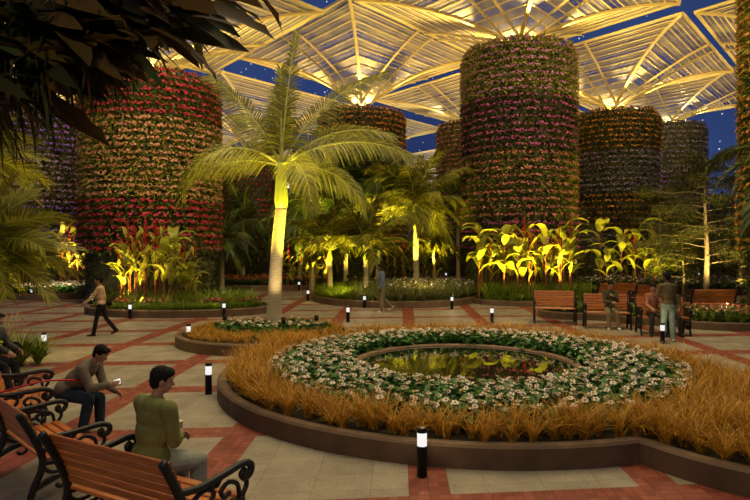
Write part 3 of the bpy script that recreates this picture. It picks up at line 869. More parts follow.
# ------------------------------------------------------------------ park benches
M_iron = solid('black_cast_iron', (0.006, 0.0055, 0.005), 0.5, 0.0, bump=0.1)
M_wood = wood_mat()
def bench(label, loc, facing, s=1.0, L=1.5, depth=1.0):
    """facing: compass angle (radians from +X) the sitter looks towards"""
    root = empty('park_bench', (loc[0], loc[1], 0), facing - PI / 2); root.scale = (s, s, s)
    tag(root, label, 'bench', 'wooden park benches with black iron ends')
    kd = depth
    for sx in (-1, 1):
        x = sx * L / 2
        def path(pts, n=22): return [(x, p[0] * kd, p[1]) for p in spline(pts, n)]
        g = G()
        g.add(*tube(path([(-.31, 0), (-.27, .17), (-.20, .40), (-.25, .62), (-.355, .87), (-.375, .91)]), .036, 8, .8))
        g.add(*tube(path([(.29, 0), (.235, .15), (.25, .29), (.235, .42)]), .033, 8, .8))
        g.add(*tube(path([(-.22, .405), (0, .385), (.25, .405)]), .027, 7, .8))
        e = gobj('end_frame', g, M_iron, root, True)
        g = G()
        g.add(*tube(path([(-.27, .66), (-.1, .635), (.1, .65), (.25, .665), (.325, .63), (.315, .565), (.265, .55), (.245, .585), (.275, .61)], 40), .029, 8, 1.0))
        g.add(*tube(path([(.24, .41), (.285, .49), (.27, .56)], 10), .02, 6))
        gobj('armrest', g, M_iron, e, True)
        g = G()
        for sc in ([(.22, .43), (.20, .53), (.12, .575), (.06, .53), (.09, .475), (.135, .50)], [(-.21, .44), (-.17, .55), (-.07, .60), (.0, .555), (-.03, .49), (-.085, .51)],
                   [(.06, .64), (.02, .59), (-.03, .61)], [(-.27, .15), (-.17, .235), (-.05, .235), (-.02, .17), (-.07, .135), (-.10, .17)],
                   [(.245, .15), (.15, .235), (.05, .225), (.04, .165), (.085, .145), (.105, .18)], [(-.22, .38), (-.14, .30), (-.04, .30), (-.02, .35)], [(.23, .37), (.15, .30), (.06, .30), (.04, .35)]):
            g.add(*tube(path(sc, 18), .019, 6))
        g.add(*tube(path([(-.275, .15), (0, .25), (.24, .15)], 12), .017, 6))
        gobj('scrollwork', g, M_iron, e, True)
    def slat(g, y, z, w, th, ang):
        x0, x1 = -L / 2 + .005, L / 2 - .005
        c, si = math.cos(ang), math.sin(ang); b = .008
        sec = [(-w / 2 + b, -th / 2), (w / 2 - b, -th / 2), (w / 2, -th / 2 + b), (w / 2, th / 2 - b), (w / 2 - b, th / 2), (-w / 2 + b, th / 2), (-w / 2, th / 2 - b), (-w / 2, -th / 2 + b)]
        V = [(xx, y * kd + a * c - h * si, z + a * si + h * c) for xx in (x0, x1) for a, h in sec]
        n = len(sec)
        g.add(V, [tuple(range(n - 1, -1, -1)), tuple(range(n, 2 * n))] + [(i, (i + 1) % n, n + (i + 1) % n, n + i) for i in range(n)])
    g = G()
    for i in range(6): slat(g, -.165 + i * .078, .428 - .010 * math.sin(PI * i / 5), .070 * kd, .028, 0)
    gobj('seat', g, M_wood, root)
    g = G()
    for i in range(6):
        t = i / 5; y = -.197 - .022 - .115 * t ** 1.3; z = .505 + .36 * t
        slat(g, y + .02, z, .064, .026, PI / 2 + .22 + .12 * t)
    gobj('backrest', g, M_wood, root)
    return root
def ang(dx, dy): return math.atan2(dy, dx)
BENCH = {}
BENCH['F1'] = bench('nearest park bench, seen from behind, where the man in green sits', (-1.86, 4.98), ang(.48, .876), 1.07, 1.30, 1.25)
BENCH['F2'] = bench('empty park bench seen end-on between the two seated men', (-3.50, 6.42), ang(.70, .71), 1.0, 1.3, 1.2)
BENCH['F3'] = bench('park bench where the man with the phone sits', (-4.80, 8.12), ang(.88, .47), 1.0, 1.3, 1.15)
BENCH['F4'] = bench('park bench at the frame edge behind the grass clump', (-7.12, 10.65), ang(.99, -.1), 1.0, 1.5, 1.0)
RB = [('first park bench of the front row, empty, near the lit cannas', 557, 324.0, -1.80, 1.0),
      ('second park bench of the front row, with the person in olive on it', 610, 329.5, -1.80, 1.0),
      ('third park bench of the front row, partly hidden by the standing man', 667, 335.5, -1.76, 1.0)]
for lab, px, py, f, s in RB:
    x, y = gp(px, py); BENCH[px] = bench(lab, (x, y + .25), f, 1.14, 1.12)
for lab, px, d in (('empty park bench behind the one with the person in olive', 614, 24.3), ('empty park bench behind the third bench, left of the standing man', 652, 23.4), ('park bench with its back to us beyond the pink flowers', 709, 21.0)):
    BENCH[px] = bench(lab, ((px - 375) / FPX * d, d), PI / 2, 1.12, 1.35)

# ------------------------------------------------------------------ palms
M_trunk = solid('ringed_palm_trunk', (0.42, 0.33, 0.20), 0.8, var=0.22, scale=5, bump=0.3, stretch=(1, 1, 9))
M_shaft = solid('green_crownshaft', (0.36, 0.40, 0.05), 0.5, var=0.2, scale=3, stretch=(4, 4, 0.7))
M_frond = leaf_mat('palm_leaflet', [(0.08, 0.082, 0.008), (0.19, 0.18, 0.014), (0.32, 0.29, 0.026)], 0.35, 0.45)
M_frond_d = leaf_mat('unlit_palm_leaflet', [(0.03, 0.05, 0.010), (0.07, 0.10, 0.018), (0.12, 0.14, 0.025)], 0.3, 0.45)  # darker copy of the leaflet material, unlit look put into the colour
M_rach = solid('yellow_leaf_stalk', (0.34, 0.34, 0.06), 0.5)
def frond_mesh(L, e0, droop, n=46, ll=0.55, w=0.030, sag=0.22, m=None, lift=0.25, pet=0.14, tw=0.0):
    S = 18; P = [np.zeros(3)]; T = []
    for i in range(S):
        a = e0 - droop * ((i + .5) / S) ** 1.15; t = np.array([math.cos(a), 0, math.sin(a)]); T.append(t); P.append(P[-1] + t * L / S)
    P = np.array(P); T.append(T[-1]); T = np.array(T)
    V = []; F = []; MI = []
    rv, rf = tube(P, [0.030 * (L / 3) * (1 - .9 * i / S) + .003 for i in range(S + 1)], 5)
    V += list(map(tuple, rv))
    for f in rf:
        for k in range(1, len(f) - 1): F.append((f[0], f[k], f[k + 1])); MI.append(1)
    for i in range(n):
        t = pet + (1 - pet) * (i + .5) / n; u = t * S; k = min(S - 1, int(u)); p = P[k] + (P[k + 1] - P[k]) * (u - k); tg = T[k]
        nn0 = np.array([-tg[2], 0, tg[0]]); s0 = np.array([0, 1.0, 0]); nn = nn0 * math.cos(tw) - s0 * math.sin(tw); s1 = s0 * math.cos(tw) + nn0 * math.sin(tw)
        prof = (0.45 + 0.55 * math.sin(PI * min(1, t * 1.15) ** 0.8)) if t < .87 else 0.45 + 0.55 * math.sin(PI * (min(1, .87 * 1.15) ** .8)) * (1 - t) / .13 + .12
        prof = max(.35, min(1, prof))
        for sd in (-1, 1):
            a = math.radians(72 - 44 * t) + random.uniform(-.08, .08); fl = lift + random.uniform(-.22, .22)
            sdv = s1 * sd * math.cos(fl) + nn * math.sin(fl)
            d = tg * math.cos(a) + sdv * math.sin(a)
            l = ll * prof * random.uniform(.88, 1.08); acr = np.cross(d, nn); acr /= np.linalg.norm(acr) + 1e-9
            b = len(V)
            for s_, ws in ((0, .45), (.35, 1.0), (.7, .75), (1.0, 0)):
                q = p + d * l * s_ + np.array([0, 0, -sag * l * s_ * s_ * (1 + .6 * s_)])
                if ws: V.append(tuple(q - acr * w / 2 * ws)); V.append(tuple(q + acr * w / 2 * ws))
                else: V.append(tuple(q))
            F += [(b, b + 1, b + 3), (b, b + 3, b + 2), (b + 2, b + 3, b + 5), (b + 2, b + 5, b + 4), (b + 4, b + 5, b + 6)]; MI += [0] * 5
    return make_mesh('frond', np.array(V), np.array(F), [m or M_frond, M_rach], MI)
def trunk_obj(root, h, r0, r1, lean=(0, 0)):
    pts = []; rr = []
    n = max(14, int(h / .07))
    for i in range(n + 1):
        t = i / n; r = r0 + (r1 - r0) * t ** .8 + .06 * r0 * math.exp(-t * 9) * 6
        pts.append((lean[0] * t * t, lean[1] * t * t, h * t)); rr.append(r * (1 + (.022 if i % 2 else 0)))
    g = G(); g.add(*tube(pts, rr, 16)); return gobj('trunk', g, M_trunk, root, True)
def palm(label, loc, h, r0, r1, fronds, shaft=0.0, z0=0.215, group=None, cat_='palm tree', lean=(0, 0)):
    root = empty('palm_tree', (loc[0], loc[1], z0)); tag(root, label, cat_, group)
    trunk_obj(root, h, r0, r1, lean)
    if shaft > 0:
        g = G(); g.add(*tube([(lean[0], lean[1], h - .02), (lean[0], lean[1], h + shaft * .15), (lean[0], lean[1], h + shaft * .6), (lean[0], lean[1], h + shaft)], [r1 * 1.02, r1 * 1.25, r1 * 1.0, r1 * .55], 16)); gobj('crownshaft', g, M_shaft, root, True)
    for me, az, s in fronds:
        o = link('frond', me, root); o.location = (lean[0], lean[1], h + shaft * .92); o.rotation_euler = (0, 0, az); o.scale = (s, s, s)
    return root
R = math.radians
mx, my = (274 - 375) / FPX * 16.6, 16.6
spec = [(100, 88, 24, 3.0, 0), (58, 85, 10, 3.9, 10), (14, 64, 46, 4.2, 62), (345, 30, 62, 3.9, 55), (165, 63, 28, 3.5, -60), (192, 40, 125, 3.4, -45), (180, 16, 50, 2.5, -40), (300, 12, 85, 2.5, 30), (95, 35, 80, 3.0, 0), (355, 6, 66, 2.7, 50), (24, 46, 62, 3.8, 58), (135, 56, 50, 3.4, -40), (110, 76, 30, 2.7, -15)]
palm('tall spotlit palm with pale trunk rising from the daisies', (mx, my), 3.35, .205, .155,
     [(frond_mesh(L, R(e), R(d), 88, .74, .030, .30, tw=R(t)), R(a), 1.0) for a, e, d, L, t in spec], 1.25, lean=(.2, 0))
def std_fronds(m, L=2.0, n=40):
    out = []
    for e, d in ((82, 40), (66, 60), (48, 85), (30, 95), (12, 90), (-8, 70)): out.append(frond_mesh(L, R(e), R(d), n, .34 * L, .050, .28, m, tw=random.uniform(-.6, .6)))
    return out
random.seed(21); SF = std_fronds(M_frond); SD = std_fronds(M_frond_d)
FAN = [None] * 6 + [frond_mesh(2.0, R(e_), R(d_), 62, .66, .026, .08, pet=.10, tw=t_) for e_, d_, t_ in ((70, 45, .5), (50, 60, -.5), (28, 60, .6), (8, 50, -.6), (-14, 40, .4))]
def gen_palm(label, px, d, crown_y, L, n, base=None, dark=False, kinds=None, r=.13, z0=.215, shaft=.0, x=None):
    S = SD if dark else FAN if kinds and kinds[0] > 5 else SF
    X = (px - 375) / FPX * d; zc = CAMH - (crown_y - HZ) / FPX * d
    fr = []
    for i in range(n):
        k = int((i / n) * 6); k = kinds[i % len(kinds)] if kinds else k; fr.append((S[min(len(S) - 1, k)], i * 2.39996 + px, L / 2.0 * random.uniform(.88, 1.1)))
    return palm(label, (X, d), zc - z0 - shaft, r, r * .8, fr, shaft, z0)
gen_palm('small spotlit palm at the grassy end of the round bed', 330, 27.6, 250, 2.5, 20, kinds=(0, 1, 2, 1, 3, 2), shaft=.5)
gen_palm('small spotlit palm just behind the walking man', 366, 27.2, 250, 2.6, 20, kinds=(0, 1, 2, 1, 3, 2), shaft=.45)
gen_palm('larger spotlit palm rising behind the walking man', 416, 30.8, 210, 3.3, 26, kinds=(0, 1, 2, 1, 3, 2, 4), shaft=.9, r=.17)
gen_palm('slim spotlit palm deep to the side of the larger one', 434, 36, 243, 2.0, 18, shaft=.6, z0=0)
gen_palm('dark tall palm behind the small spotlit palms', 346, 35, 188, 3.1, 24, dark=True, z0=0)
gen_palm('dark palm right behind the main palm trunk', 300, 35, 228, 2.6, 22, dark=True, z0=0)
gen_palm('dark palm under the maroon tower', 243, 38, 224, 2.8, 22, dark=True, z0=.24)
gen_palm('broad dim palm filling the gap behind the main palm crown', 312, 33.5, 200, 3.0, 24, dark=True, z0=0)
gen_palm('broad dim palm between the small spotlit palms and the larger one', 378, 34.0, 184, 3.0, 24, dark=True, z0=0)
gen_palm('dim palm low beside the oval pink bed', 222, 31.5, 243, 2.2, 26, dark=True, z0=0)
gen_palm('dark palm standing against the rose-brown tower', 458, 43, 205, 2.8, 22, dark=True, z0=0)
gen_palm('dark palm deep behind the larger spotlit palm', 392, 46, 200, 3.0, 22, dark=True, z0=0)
gen_palm('bushy yellow-green palm at the frame edge above the white flower bed', -20, 12.4, 250, 1.75, 60, kinds=(6, 7, 8, 9, 10), z0=.0, r=.16)
gen_palm('high yellow-green palm at the frame edge, above the bushy one', -30, 15.4, 160, 1.75, 44, kinds=(6, 7, 8, 9, 10), z0=0, r=.15)
gen_palm('dark palm at the frame edge reaching over the feathery tree', 806, 17.5, 165, 2.9, 22, dark=True, z0=0, r=.16)

# ------------------------------------------------------------------ cannas
M_cl = leaf_mat('canna_leaf', [(0.16, 0.18, 0.018), (0.32, 0.32, 0.03), (0.48, 0.44, 0.05)], 0.4, 0.4)
M_cs = solid('reddish_canna_stalk', (0.30, 0.09, 0.03), 0.6)
M_cf = leaf_mat('red_canna_flower', [(0.30, 0.015, 0.008), (0.48, 0.03, 0.012), (0.55, 0.08, 0.02)], 0.25)
def leafm(L, W, bend, e0): 
    V, F = blade(L, W, 7, bend, 'paddle', .35, e0); return make_mesh('leaf', V, F, M_cl)
CLf = [leafm(.95, .36, 1.7, 1.15), leafm(1.05, .38, 2.1, 1.2), leafm(.85, .34, 1.3, 1.1), leafm(1.1, .40, 2.4, 1.25)]
NLf = [leafm(.85, .17, 1.2, 1.2), leafm(.95, .19, 1.7, 1.25), leafm(.75, .16, .8, 1.2)]
def spike_mesh():
    n = 34; t = U(0, 1, n); T = blade(.13, .05, 2, .4)
    V, F = scatter(T, np.stack([U(-.015, .015, n), U(-.015, .015, n), t * .75], 1), rot(U(0, 6.28, n), U(.3, 1.3, n)), 1.15 - .6 * t)
    st = tube([(0, 0, -.05), (0, 0, .78)], .014, 5, 1, False); f = np.array([t for q in st[1] for t in ((q[0], q[1], q[2]), (q[0], q[2], q[3]))]); V, F = cat((V, F), (st[0], f))
    return make_mesh('flower_spike', V, F, M_cf)
SPK = [spike_mesh() for _ in range(3)]
def stalk_mesh(h):
    g = G(); g.add(*tube([(0, 0, 0), (.02, .01, h * .5), (0, .03, h)], [.022, .018, .010], 6)); return make_mesh('stalk', g.V(), g.f, M_cs)
def canna_proto(h, spike, nl):
    root = empty('canna_plant', (0, 0, -50)); tag(root, 'x', 'canna plant')
    link('stalk', stalk_mesh(h), root)
    for i in range(nl):
        o = link('leaf', random.choice(NLf if spike else CLf), root); t = (.42 + .56 * i / (nl - 1)); o.location = (.02 * math.sin(t * PI), .03 * t * t, h * t); o.rotation_euler = (0, 0, i * 2.4 + random.uniform(-.4, .4)); s = random.uniform(.75, 1.1) * 1.0; o.scale = (s, s, s)
    if spike:
        o = link('flower_spike', random.choice(SPK), root); o.location = (0, .03, h - .05)
    return root
CP = [canna_proto(2.2, False, 6), canna_proto(2.2, True, 4), canna_proto(1.8, True, 4), canna_proto(2.5, False, 5), canna_proto(1.5, False, 5)]
used = set()
def clump_of_cannas(n, px0, px1, d0, d1, label, group, hs=1.0, kinds=(0, 1, 2, 3, 4), z=.2):
    for i in range(n):
        k = random.choice(kinds); d = random.uniform(d0, d1); px = px0 + (px1 - px0) * (i + random.random()) / n
        loc = ((px - 375) / FPX * d, d, z); s = hs * random.uniform(.85, 1.12)
        if k not in used:
            used.add(k); o = CP[k]; o.location = loc; o.scale = (s,) * 3; o['label'] = label; o['group'] = group
        else: dup(CP[k], loc, random.uniform(0, 6.28), s, label, group)
clump_of_cannas(36, 476, 574, 25.3, 27.2, 'yellow-lit canna plant in the oval bed under the tallest tower', 'cannas under the tallest tower', 1.12, (0, 1, 3, 1, 0, 2))
clump_of_cannas(24, 118, 180, 22.0, 23.6, 'brightly lit canna plant in the oval bed behind the walking woman', 'cannas behind the walking woman', 1.02, (0, 1, 1, 3, 2, 1, 2))
clump_of_cannas(6, 180, 196, 22.2, 23.6, 'canna plant at the bollard end of the oval bed behind the walking woman', 'cannas at the end of the oval bed', .85, (1, 2, 4))
clump_of_cannas(24, 58, 124, 32.4, 34.2, 'dim canna plant behind the white flower bed, under the violet tower', 'dim cannas under the violet tower', 1.4, (1, 2, 1, 1, 0), 0)
clump_of_cannas(11, 600, 660, 28.6, 30.2, 'lit canna plant standing behind the park benches', 'cannas behind the park benches', 1.2, (0, 3, 1, 1), 0)
clump_of_cannas(10, 283, 330, 32.5, 34, 'dim canna plant in the shade behind the main palm', 'dim cannas behind the main palm', 1.0, (1, 2, 4), 0)
clump_of_cannas(8, 382, 440, 33.6, 35, 'dim red-flowered canna behind the grey-green grass', 'dim cannas behind the round bed', 1.0, (1, 2), 0)
for k in range(5):
    if k not in used:
        for ch in list(CP[k].children): bpy.data.objects.remove(ch)
        bpy.data.objects.remove(CP[k])

# ------------------------------------------------------------------ feathery trees
M_bark = solid('pale_tree_bark', (0.30, 0.23, 0.13), 0.85, var=.3, scale=8, bump=.3, stretch=(1, 1, .3))
M_fea = leaf_mat('fine_feathery_leaf', [(0.04, 0.05, 0.012), (0.09, 0.10, 0.02), (0.16, 0.155, 0.03)], 0.3)
def feathery(label, px, d, h, spread, z0=0.2, nb=22, dens=60):
    root = empty('feathery_tree', ((px - 375) / FPX * d, d, z0)); tag(root, label, 'tree')
    g = G(); g.add(*tube([(0, 0, 0), (.04, 0, h * .35), (-.03, .04, h * .7), (.02, 0, h)], [.15 * h / 7, .11 * h / 7, .055 * h / 7, .012], 10)); gobj('trunk', g, M_bark, root, True)
    T = blade(.17, .030, 2, .5); fo = []; dens *= 3
    for i in range(nb):
        t = .28 + .70 * i / (nb - 1); a = i * 2.4 + random.uniform(-.3, .3); L = spread * (1.12 - .85 * abs(t - .45) ** 1.1) * random.uniform(.75, 1.1) * (1 if t < .8 else .7)
        p0 = np.array([0, 0, h * t]); pts = [p0]
        for s_ in (.25, .5, .75, 1): pts.append(p0 + np.array([math.cos(a) * L * s_, math.sin(a) * L * s_, L * (.22 * s_ - .2 * s_ * s_) + random.uniform(-.06, .06)]))
        g = G(); g.add(*tube(pts, [.024, .019, .014, .009, .004], 5))
        P = spline(pts, 16); n = dens
        for j in range(5):
            q = P[5 + 2 * j]; b = a + random.choice((-1, 1)) * random.uniform(.5, 1.1); e = q + np.array([math.cos(b), math.sin(b), random.uniform(-.15, .25)]) * L * .33
            g.add(*tube([q, (q + e) / 2 + (0, 0, .03), e], [.010, .008, .004], 4))
            m = n // 4; tt = U(.1, 1, m)
            fo.append(scatter(T, q[None] + (e - q)[None] * tt[:, None] + rng.normal(0, .10, (m, 3)), rot(b + U(-1.2, 1.2, m), U(-.7, .4, m)), U(.7, 1.3, m)))
        gobj('branch', g, M_bark, root, True)
        idx = rng.integers(4, len(P), n)
        fo.append(scatter(T, P[idx] + rng.normal(0, .13, (n, 3)), rot(a + U(-1.3, 1.3, n), U(-.7, .4, n)), U(.7, 1.4, n)))
    V, F = cat(*fo); tag(link('foliage', make_mesh('foliage', V, F, M_fea), root), kind='stuff')
    return root
feathery('feathery tree with a lit trunk and level branches beyond the benches', 706, 25.6, 6.2, 2.7, 0.0, 26, 110)
feathery('smaller feathery tree with a lit trunk left of the taller one', 683, 28.0, 3.2, 1.6, 0.0, 16, 60)
feathery('tall dim feathery tree at the frame edge, deep behind the last bench', 742, 34.0, 8.0, 3.2, 0.0, 28, 120)
feathery('dim feathery tree in front of the mauve tower', 660, 37.0, 6.2, 2.6, 0.0, 24, 100)
feathery('slim tree with a lit trunk between the tallest and the orange tower', 575, 32.5, 4.6, 1.5, 0.0, 12, 40)
feathery('small tree with lit branches at the end of the oval pink bed', 190, 24.9, 2.9, 1.2, 0.0, 12, 26)

# ------------------------------------------------------------------ dark shrubs closing the view
M_bush = leaf_mat('dark_shrub_leaf', [(0.04, 0.05, 0.010), (0.09, 0.10, 0.018), (0.17, 0.17, 0.03)], 0.25)
def bush_mesh():
    n = 2600; v = rng.normal(0, 1, (n, 3)); v /= np.linalg.norm(v, axis=1)[:, None]; v[:, 2] = np.abs(v[:, 2])
    r = U(.72, 1.0, n) * (1 + .13 * np.sin(v[:, 0] * 7) * np.sin(v[:, 1] * 6 + 1)); P = v * r[:, None]
    V, F = scatter(blade(.13, .05, 2, .8), P, rot(np.arctan2(v[:, 1], v[:, 0]) + U(-1, 1, n), U(-.7, 1.1, n)), U(.7, 1.4, n))
    return make_mesh('shrub', V, F, M_bush)
BM = [bush_mesh() for _ in range(3)]
pl = [(-60, 44), (-10, 47), (40, 50), (200, 46), (232, 56), (262, 44), (290, 54), (318, 45), (352, 56), (405, 57), (430, 50), (470, 58), (500, 47), (552, 48), (575, 50), (600, 58), (640, 47), (675, 46), (705, 58), (725, 47), (760, 50), (800, 46), (845, 56), (380, 66), (300, 66), (450, 68), (535, 66), (200, 62), (660, 66), (100, 54), (20, 60), (722, 62), (765, 63), (690, 64), (410, 63), (255, 63), (330, 64)]
for i, (px, d) in enumerate(pl):
    o = link('shrub', BM[i % 3]); o.location = ((px - 375) / FPX * d, d, 0); s = random.uniform(.9, 1.15); o.scale = ((2.6 if d < 60 else 4.2) * s, 2.2 * s, (3.4 if d < 60 else 7.6) * s); o.rotation_euler = (0, 0, i)
    tag(o, 'dark leafy shrub closing the view behind palms and towers', 'shrub', 'dark shrubs at the far end')

# ------------------------------------------------------------------ branch of big leaves hanging over the viewer
M_big = leaf_mat('dark_glossy_leaf', [(0.022, 0.016, 0.006), (0.03, 0.036, 0.008), (0.11, 0.055, 0.014), (0.016, 0.065, 0.02)], 0.30, 0.6, 0.12)
M_twig = solid('brown_twig', (0.10, 0.055, 0.022), 0.8)
ot = empty('overhanging_tree', (-4.6, 2.9, 0)); tag(ot, 'big-leaved tree hanging dark over the top of the view', 'tree')
g = G(); g.add(*tube(spline([(0, 0, 0), (.05, .05, 2), (.1, .1, 3.6), (.5, .4, 4.4), (1.1, .8, 4.75)], 20), np.linspace(.17, .07, 21), 10)); gobj('trunk', g, M_bark, ot, True)
def lobed(L, W, bend):
    """one big leaf with a few pointed side lobes"""
    V, F = blade(L, W, 12, bend, 'lance', .30)
    for i in range(13):
        k = (1.12 if i % 3 == 1 else .86 if i % 3 == 0 else 1.0) if 1 < i < 11 else 1.0
        c = V[i * 3 + 1].copy()
        for j in (0, 2): V[i * 3 + j] = c + (V[i * 3 + j] - c) * k + np.array([(.10 * L / 3 if i % 3 == 1 and 1 < i < 11 else 0), 0, 0])
    return make_mesh('leaf', V, F, M_big)
BL = [lobed(.72, .23, .5), lobed(.62, .16, .7), lobed(.58, .10, .4), lobed(.85, .20, .8)]
# each bough: pixel polyline with distance; leaves hang from it
BO = [([(-60, -25, 4.2), (60, -18, 3.9), (150, -5, 3.7), (212, 2, 3.6)], 12), ([(-60, 24, 4.2), (20, 34, 4.0), (66, 44, 3.9), (92, 52, 3.8)], 18),
      ([(-40, -70, 3.6), (80, -60, 3.5), (170, -45, 3.5), (225, -30, 3.4)], 18), ([(-40, 0, 4.4), (30, 8, 4.3), (100, 22, 4.2), (135, 28, 4.1)], 20), ([(-60, 85, 4.4), (-20, 80, 4.3), (5, 84, 4.2), (30, 96, 4.1)], 8), ([(-50, -45, 4.0), (40, -40, 3.9), (100, -28, 3.8), (150, -18, 3.8)], 16)]
def pxp(px, py, d): return np.array([(px - 375) / FPX * d + 4.6, d - 2.9, CAMH - (py - HZ) / FPX * d])
for pts, nl in BO:
    P = spline([pxp(*p) for p in pts], 24); hub = np.array([1.1, .8, 4.75]) 
    PP = spline([hub, (hub + P[0]) / 2 + (0, 0, .1)] + [pxp(*p) for p in pts], 40)
    g = G(); g.add(*tube(PP, np.linspace(.030, .007, len(PP)), 6)); gobj('bough', g, M_twig, ot, True)
    for i in range(nl):
        t = (i + random.random()) / nl; q = P[min(len(P) - 1, int(t * (len(P) - 1)))]; dr = P[min(len(P) - 1, int(t * (len(P) - 1)) + 1)] - P[max(0, int(t * (len(P) - 1)) - 1)]
        a0 = math.atan2(dr[1], dr[0])
        o = link('leaf', random.choice(BL), ot); o.location = tuple(q + rng.normal(0, .03, 3))
        o.rotation_euler = (random.uniform(-.2, 1.1), random.uniform(-.2, .42), a0 + random.uniform(-.6, .6)); s = random.uniform(.5, .85); o.scale = (s, s, s)
for (x0, y0, x1, y1, m_) in ((182, 4, 273, 45, 0), (163, 34, 221, 83, 1), (150, 28, 207, 70, 1), (192, 16, 244, 36, 2), (118, 30, 168, 62, 3), (205, -8, 286, 9, 2), (96, 40, 142, 74, 1), (140, 8, 196, 48, 0)):
    p, q = pxp(x0, y0, 3.6), pxp(x1, y1, 3.75); v = q - p; L = float(np.linalg.norm(v)); base = (.72, .62, .58, .85)[m_]
    o = link('leaf', BL[m_], ot); o.location = tuple(p); s = L / base * 1.04; o.scale = (s, s, s)
    o.rotation_euler = (random.uniform(.5, 1.1), -math.asin(v[2] / L) - .28, math.atan2(v[1], v[0]))
# thin strap leaves of the same canopy
n = 1300; parts = []
for k in range(n):
    px = random.uniform(-40, 120); py = random.uniform(-20, 118) * (1 - max(0, px) / 165); d = random.uniform(3.9, 4.8)
    parts.append(scatter(blade(random.uniform(.3, .6), .034, 4, random.uniform(.3, 1), 'grass'), pxp(px, py, d)[None], rot([random.uniform(-1.6, 1.2)], [random.uniform(-1.2, .3)])))
for k in range(230):
    px = random.uniform(-40, 185); lim = 92 - 62 * max(0, px) / 185; py = random.uniform(-25, max(5, lim)); d = random.uniform(3.7, 4.5); L = random.uniform(.28, .5)
    parts.append(scatter(blade(L, L * random.uniform(.22, .36), 6, random.uniform(.3, 1), 'lance', .3), pxp(px, py, d)[None], rot([random.uniform(-1.0, .9)], [random.uniform(-.6, .3)], [random.uniform(-.3, 1.2)])))
V, F = cat(*parts); tag(link('foliage', make_mesh('foliage', V, F, M_big), ot), kind='stuff')

# ------------------------------------------------------------------ garden uplights
CAN = None
def up(what, px, d, z, tz, p, col=LIME, an=55, off=1.1, dx=-.25, tx=0.0):
    """a lamp in the planting, with a small can added to hide it"""
    global CAN
    X = (px - 375) / FPX * d; loc = Vector((X + dx, d - off, z)); tgt = Vector((X + tx, d, tz)); dr = (tgt - loc).normalized()
    if CAN is None:
        g = G(); V, F = lathe([(.02, -.10), (.055, -.09), (.06, .05), (.052, .05), (.046, -.07), (.01, -.075)], 16); g.add(V, F); CAN = make_mesh('garden_spotlight', g.V(), g.f, M_blk, None, True)
    o = link('garden_spotlight', CAN); o.location = loc; o.rotation_euler = dr.to_track_quat('Z', 'Y').to_euler()
    tag(o, 'small black garden spotlight aimed at the ' + what, 'spotlight', 'garden spotlights')
    st = G(); st.add(*tube([(0, 0, 0), (0, 0, -max(.05, z - .06))], .012, 6)); s_ = gobj('stake', st, M_blk, o); s_.rotation_euler = dr.to_track_quat('Z', 'Y').inverted().to_euler()
    light('garden_uplight', 'SPOT', loc + dr * .02, p, col, .015, tgt, an)
up('main palm trunk', 274, 16.6, 0.62, 3.2, 190, WARM, 80, 1.25, .45)
up('main palm crown', 274, 16.6, .62, 6.4, 3400, LIME, 66, .75, 1.25, .9)
up('main palm crown, on its other side', 274, 16.6, .62, 6.4, 2800, LIME, 66, .65, -1.2, -.8)
up('green grass clumps as added fill', 22, 12.9, 1.25, .55, 170, LIME, 75, .5, -1.15)  # spot added out of view to brighten the clumps
for w, px, d_, zt, p in (('small palm at the grassy end', 330, 27.6, 3.4, 650), ('small palm behind the walking man', 366, 27.2, 3.4, 650), ('larger palm of the round bed', 416, 30.8, 4.6, 1700), ('slim palm deep in the planting', 434, 36, 3, 1300)):
    up(w, px, d_, 1.25, zt, p, LIME, 96, 1.3)
up('bright grass of the round bed as added fill', 342, 26.4, 1.2, .2, 170, LIME, 125, .9, .3); up('grey-green grass of the round bed as added fill', 420, 26.4, 1.3, .3, 170, GOLD, 125, .9, .3)  # low spots added in place of spill from the palm uplights
up('dark tall palm', 346, 35, .2, 5.5, 3200, LIME, 90, 3); up('dark palm behind the main trunk', 300, 35, 1.4, 5.2, 700, LIME, 90, 3); up('broad dim palm by the main crown', 312, 33.5, .6, 5.4, 2400, LIME, 95, 2.4); up('broad dim palm by the larger palm', 378, 34.0, .9, 5.8, 2800, LIME, 95, 2.6); up('dim palm by the oval bed', 222, 31.5, .2, 3.2, 700, LIME, 95, 2)
for i, px in enumerate((480, 505, 532, 560)): up('cannas of the tallest tower, lamp %s' % ('one', 'two', 'three', 'four')[i], px, 26.4, .55, 4.4, 1150, LIME, 84, 1.75)
for i, px in enumerate((136, 154)): up('canna clump of the oval bed, lamp %s' % ('one', 'two')[i], px, 22.8, .40, 3.8, 900, LIME, 84, .75)
for i, px in enumerate((610, 648)): up('cannas behind the benches, lamp %s' % ('one', 'two')[i], px, 29.4, .25, 4.8, 1000, LIME, 84, 2.4)
up('dim cannas under the violet tower', 90, 33.4, 1.1, 3.4, 1500, GOLD, 120, 1.9)
up('white flower bed across the path as added fill', 60, 29.6, 1.2, .3, 260, WARM, 130, 1.9, .4)  # spot added to brighten the white flowers
up('feathery tree trunk', 706, 25.6, .25, 2.4, 600, GOLD, 45, 1.6); up('smaller feathery tree', 683, 28, .25, 1.6, 300, GOLD, 50, 1.5); up('slim tree', 575, 32.5, .25, 2.5, 450, GOLD, 50, 1.6); up('small tree of the oval bed', 190, 24.9, .3, 2, 260, GOLD, 90, .9)
up('feathery tree branches', 706, 25.6, .25, 5.0, 1700, GOLD, 95, 3.0, -.8)
up('bushy palm at the frame edge', -12, 12.4, .2, 2.6, 620, LIME, 100, 1.5, .7); up('high palm at the frame edge', -26, 15.4, .2, 4.6, 1100, LIME, 90, 1.9, .9)
